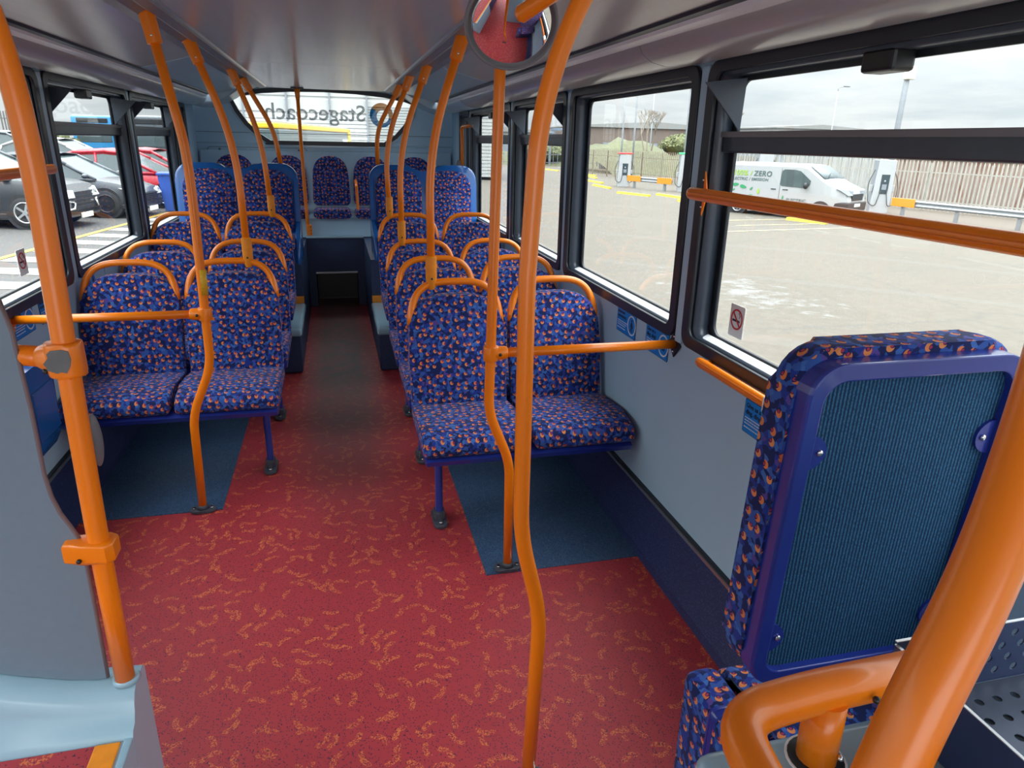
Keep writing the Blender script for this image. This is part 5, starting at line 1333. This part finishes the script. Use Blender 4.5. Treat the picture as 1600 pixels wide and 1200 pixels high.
# grass bank, scrub and bare trees
M_GRASS = plain('rough_grass', (.075, .078, .036), .9, noise=.5, nscale=1.2); M_SCRUB = plain('scrub_leaf', (.11, .12, .05), .9, noise=.5, nscale=3); M_TWIG = plain('bare_twig', (.22, .18, .14), .9)
def bank(nm_label, x0, x1, y0, y1, h, seed):
    rnd = random.Random(seed); nx, ny = 26, 8; mb = MB(); g = []
    for j in range(ny+1):
        row = []
        for i in range(nx+1):
            x = x0+(x1-x0)*i/nx; y = y0+(y1-y0)*j/ny
            row.append(mb.bm.verts.new((x, y, gz(x)-.05+h*min(1, (j/ny)*1.3)*(.75+.35*math.sin(i*.5+seed)**2)+rnd.uniform(-.1, .1)*h*(j > 0))))
        g.append(row)
    for j in range(ny):
        for i in range(nx):
            f = mb.bm.faces.new((g[j][i], g[j][i+1], g[j+1][i+1], g[j+1][i])); f.smooth = True
    o = mb.build('grass_bank', M_GRASS); struct(o, nm_label, 'grass bank'); return o
bank('rough grass bank beyond the far end of the yard', 6, 34, 83, 92, 1.4, 1)
bank('green bank behind the tan fence', 25, 60, 62, 78, 3.2, 2)
bank('grass bank under the dark fence at the far left', -60, -17, 38, 46, 2.0, 3)
def bush(label, x, y, z, rx_, rz, seed, n=900):
    rnd = random.Random(seed); mb = MB()
    for _ in range(n):
        a, b_ = rnd.uniform(0, 2*PI), math.acos(rnd.uniform(-.2, 1)); k = rnd.uniform(.7, 1.0)
        c = Vector((math.cos(a)*math.sin(b_)*rx_*k, math.sin(a)*math.sin(b_)*rx_*k*.7, math.cos(b_)*rz*k))
        u = Vector((rnd.uniform(-1, 1), rnd.uniform(-1, 1), rnd.uniform(-1, 1))).normalized(); v = u.orthogonal().normalized(); s_ = rx_*.055
        mb.face([c+u*s_, c+v*s_, c-u*s_, c-v*s_])
    mb.ball((0, 0, 0), rx_*.86, 1, .7, rz/rx_, 16, 10)
    return tag(mb.build('bush', M_SCRUB, None, (x, y, z)), label, 'bush', 'bushes around the yard')
bush('round green bush on the bank at the far left', -23, 42, .0, 4.5, 1.9, 5)
bush('green bush beyond the white car on the left', -16.2, 47, .1, 2.4, 1.7, 6)
bush('low scrub bush on the bank near the warehouse', 25, 86.5, .4, 4, 1.3, 7)
bush('dark scrub bush on top of the green bank', 38, 74, 1.5, 3, 1.3, 8)
def bare_tree(label, x, y, z, h, seed):
    rnd = random.Random(seed); mb = MB()
    def br(p, d, L, r, dep):
        q = p+d*L; mb.tube([p, q], [r, r*.65], 5, cap=False)
        if dep == 0: return
        for _ in range(3 if dep > 1 else 4):
            e = (d+Vector((rnd.uniform(-.8, .8), rnd.uniform(-.8, .8), rnd.uniform(-.1, .6)))).normalized(); br(q, e, L*.68, r*.6, dep-1)
    for _ in range(3): br(Vector((rnd.uniform(-.6, .6), 0, 0)), Vector((rnd.uniform(-.3, .3), rnd.uniform(-.3, .3), 1)).normalized(), h*.3, .08, 4)
    return tag(mb.build('bare_tree', M_TWIG, None, (x, y, z)), label, 'tree', 'bare trees on the bank')
bare_tree('bare branched tree on the bank left of the post with the cream box', 30.0, 66, 1.0, 5.0, 11)
bare_tree('bare branched tree on the bank against the pillar', 35.6, 62.5, .8, 5.6, 12)
# mesh fence across the far end
mf = thing('mesh_fence', 'thin grey mesh fence across the far end of the yard', 'fence', (20, 82.5, gz(20)))
r_ = MB()
for k in range(60): r_.box(-16+k*.55, -15.95+k*.55, 0, .04, 0, 2.3)
for zz in (.3, 1.2, 2.2): r_.box(-16, 17, 0, .04, zz, zz+.06)
r_.build('mesh_panel', M_GALV, mf)
p_ = MB()
for k in range(12): p_.box(-16+k*3, -15.85+k*3, .0, .12, 0, 2.5)
p_.build('posts', M_GALV, mf)

# rear view: depot building and coach
M_DEP = plain('white_cladding', (.42, .43, .425), .6, noise=.04); M_DEPG = plain('grey_shutter', (.29, .31, .31), .6)
db = thing('depot_building', 'white corrugated depot building behind the bus', 'building', (1.0, 46, gz(0)), (0, 0, -.06))
def cl(x0, x1, y0, y1, h, pitch, mat, nm):
    n = int(h/pitch); pts = []
    for i in range(n):
        z = h*i/n; pts += [(y0, z), (y0, z+h/n*.8), (y0+.05, z+h/n*.85), (y0+.05, z+h/n*.98)]
    pts += [(y0, h), (y1, h), (y1, 0)]
    MB().prism(pts, 'x', x0, x1).build(nm, mat, db)
cl(-9, 1.2, 0, 14, 3.2, .22, M_DEP, 'lower_cladding'); cl(-9, 1.2, .1, 14, 9.0, .9, M_DEP, 'upper_cladding')
cl(1.2, 3.9, .15, 14, 4.0, .16, M_DEPG, 'roller_shutter'); cl(1.2, 5.2, .25, 14, 9.0, .9, M_DEP, 'upper_cladding')
cl(3.9, 9.5, -.3, 14, 3.5, .2, M_DEP, 'side_bay'); 
for x in (-6, -3.5, -1, 1.2, 3.9): MB().box(x-.05, x+.05, -.06, .1, 0, 9).build('wall_seam', M_CHG, db)
co = thing('parked_coach', 'white and yellow single-deck coach parked behind the bus', 'coach', (-2.65, 21.9, gz(-2)), (0, 0, math.radians(-10.4)))
M_COY = plain('coach_yellow', (.62, .38, .015), .35); M_COW = plain('coach_grey_white', (.22, .22, .24), .35)
MB().box(-1.2, 1.2, 0, 12.5, .3, 1.95, .08, 3).build('body', M_COW, co)
MB().box(-1.22, 1.22, .02, 12.45, 1.93, 2.34, .04, 2).build('window_band', M_CARGLASS, co)
MB().box(-1.24, 1.24, -.02, 12.6, 2.34, 2.50, .04, 2).build('roof_stripe', M_COY, co)
MB().box(-1.24, 1.24, 12.0, 12.62, .3, 2.5, .04, 2).build('rear_corner', M_COY, co)
MB().box(-1.15, 1.15, .1, 12.4, 2.48, 2.56, .03, 2).build('roof', M_COW, co)
for k in range(4): MB().box(1.20, 1.25, 10.6, 11.8, 1.3+k*.22, 1.40+k*.22, .01).build('vent_slat', M_WHITE, co)
for y in (2.2, 9.0):
    for s in (-1, 1): MB().cyl((s*.95, y, .46), (s*1.23, y, .46), .47, 20).build('wheel', M_TYRE, co)
# blue single-deck bus seen through the left windows
M_BUSB = plain('light_blue_bus_paint', (.03, .24, .50), .3, coat=.5)
def bus(label, x, y, ang, paint):
    b_ = thing('parked_bus', label, 'bus', (x, y, gz(x)), (0, 0, ang), group='single-deck buses parked on the left')
    smooth_angle(MB().box(-1.25, 1.25, 0, 10, .3, 2.95, .16, 4).build('body', paint, b_), 40)
    MB().box(-1.08, 1.08, -.03, .2, 1.15, 2.35, .10, 3).build('windscreen', M_CARGLASS, b_)
    MB().box(-.95, .95, -.03, .2, 2.45, 2.78, .05, 2).build('destination_board', M_BLACK, b_)
    for s in (-1, 1):
        MB().box(s*1.22-.05, s*1.22+.05, .6, 9.6, 1.3, 2.4, .04).build('side_windows', M_CARGLASS, b_)
        MB().ball((s*1.42, -.15, 2.1), .16, .6, .5, 1.6, 10, 8).build('wing_mirror', M_BLACK, b_)
        MB().ball((s*.95, .0, .75), .13, 1, .4, .8, 10, 8).build('headlight', M_LAMP, b_)
        for yy in (2.2, 7.6):
            MB().cyl((s*.95, yy, .46), (s*1.27, yy, .46), .48, 20).build('wheel', M_TYRE, b_)
    MB().box(-1.0, 1.0, -.04, .1, .42, .62, .03).build('bumper', M_TRIMBLK, b_)
    return b_
bus('light blue single-deck bus parked far back, seen over the red car', -15.9, 56, .25, M_BUSB)
bus('dark grey bus parked right of the light blue one, seen through the rear left window', -10.4, 47, .12, M_BLUECAR)
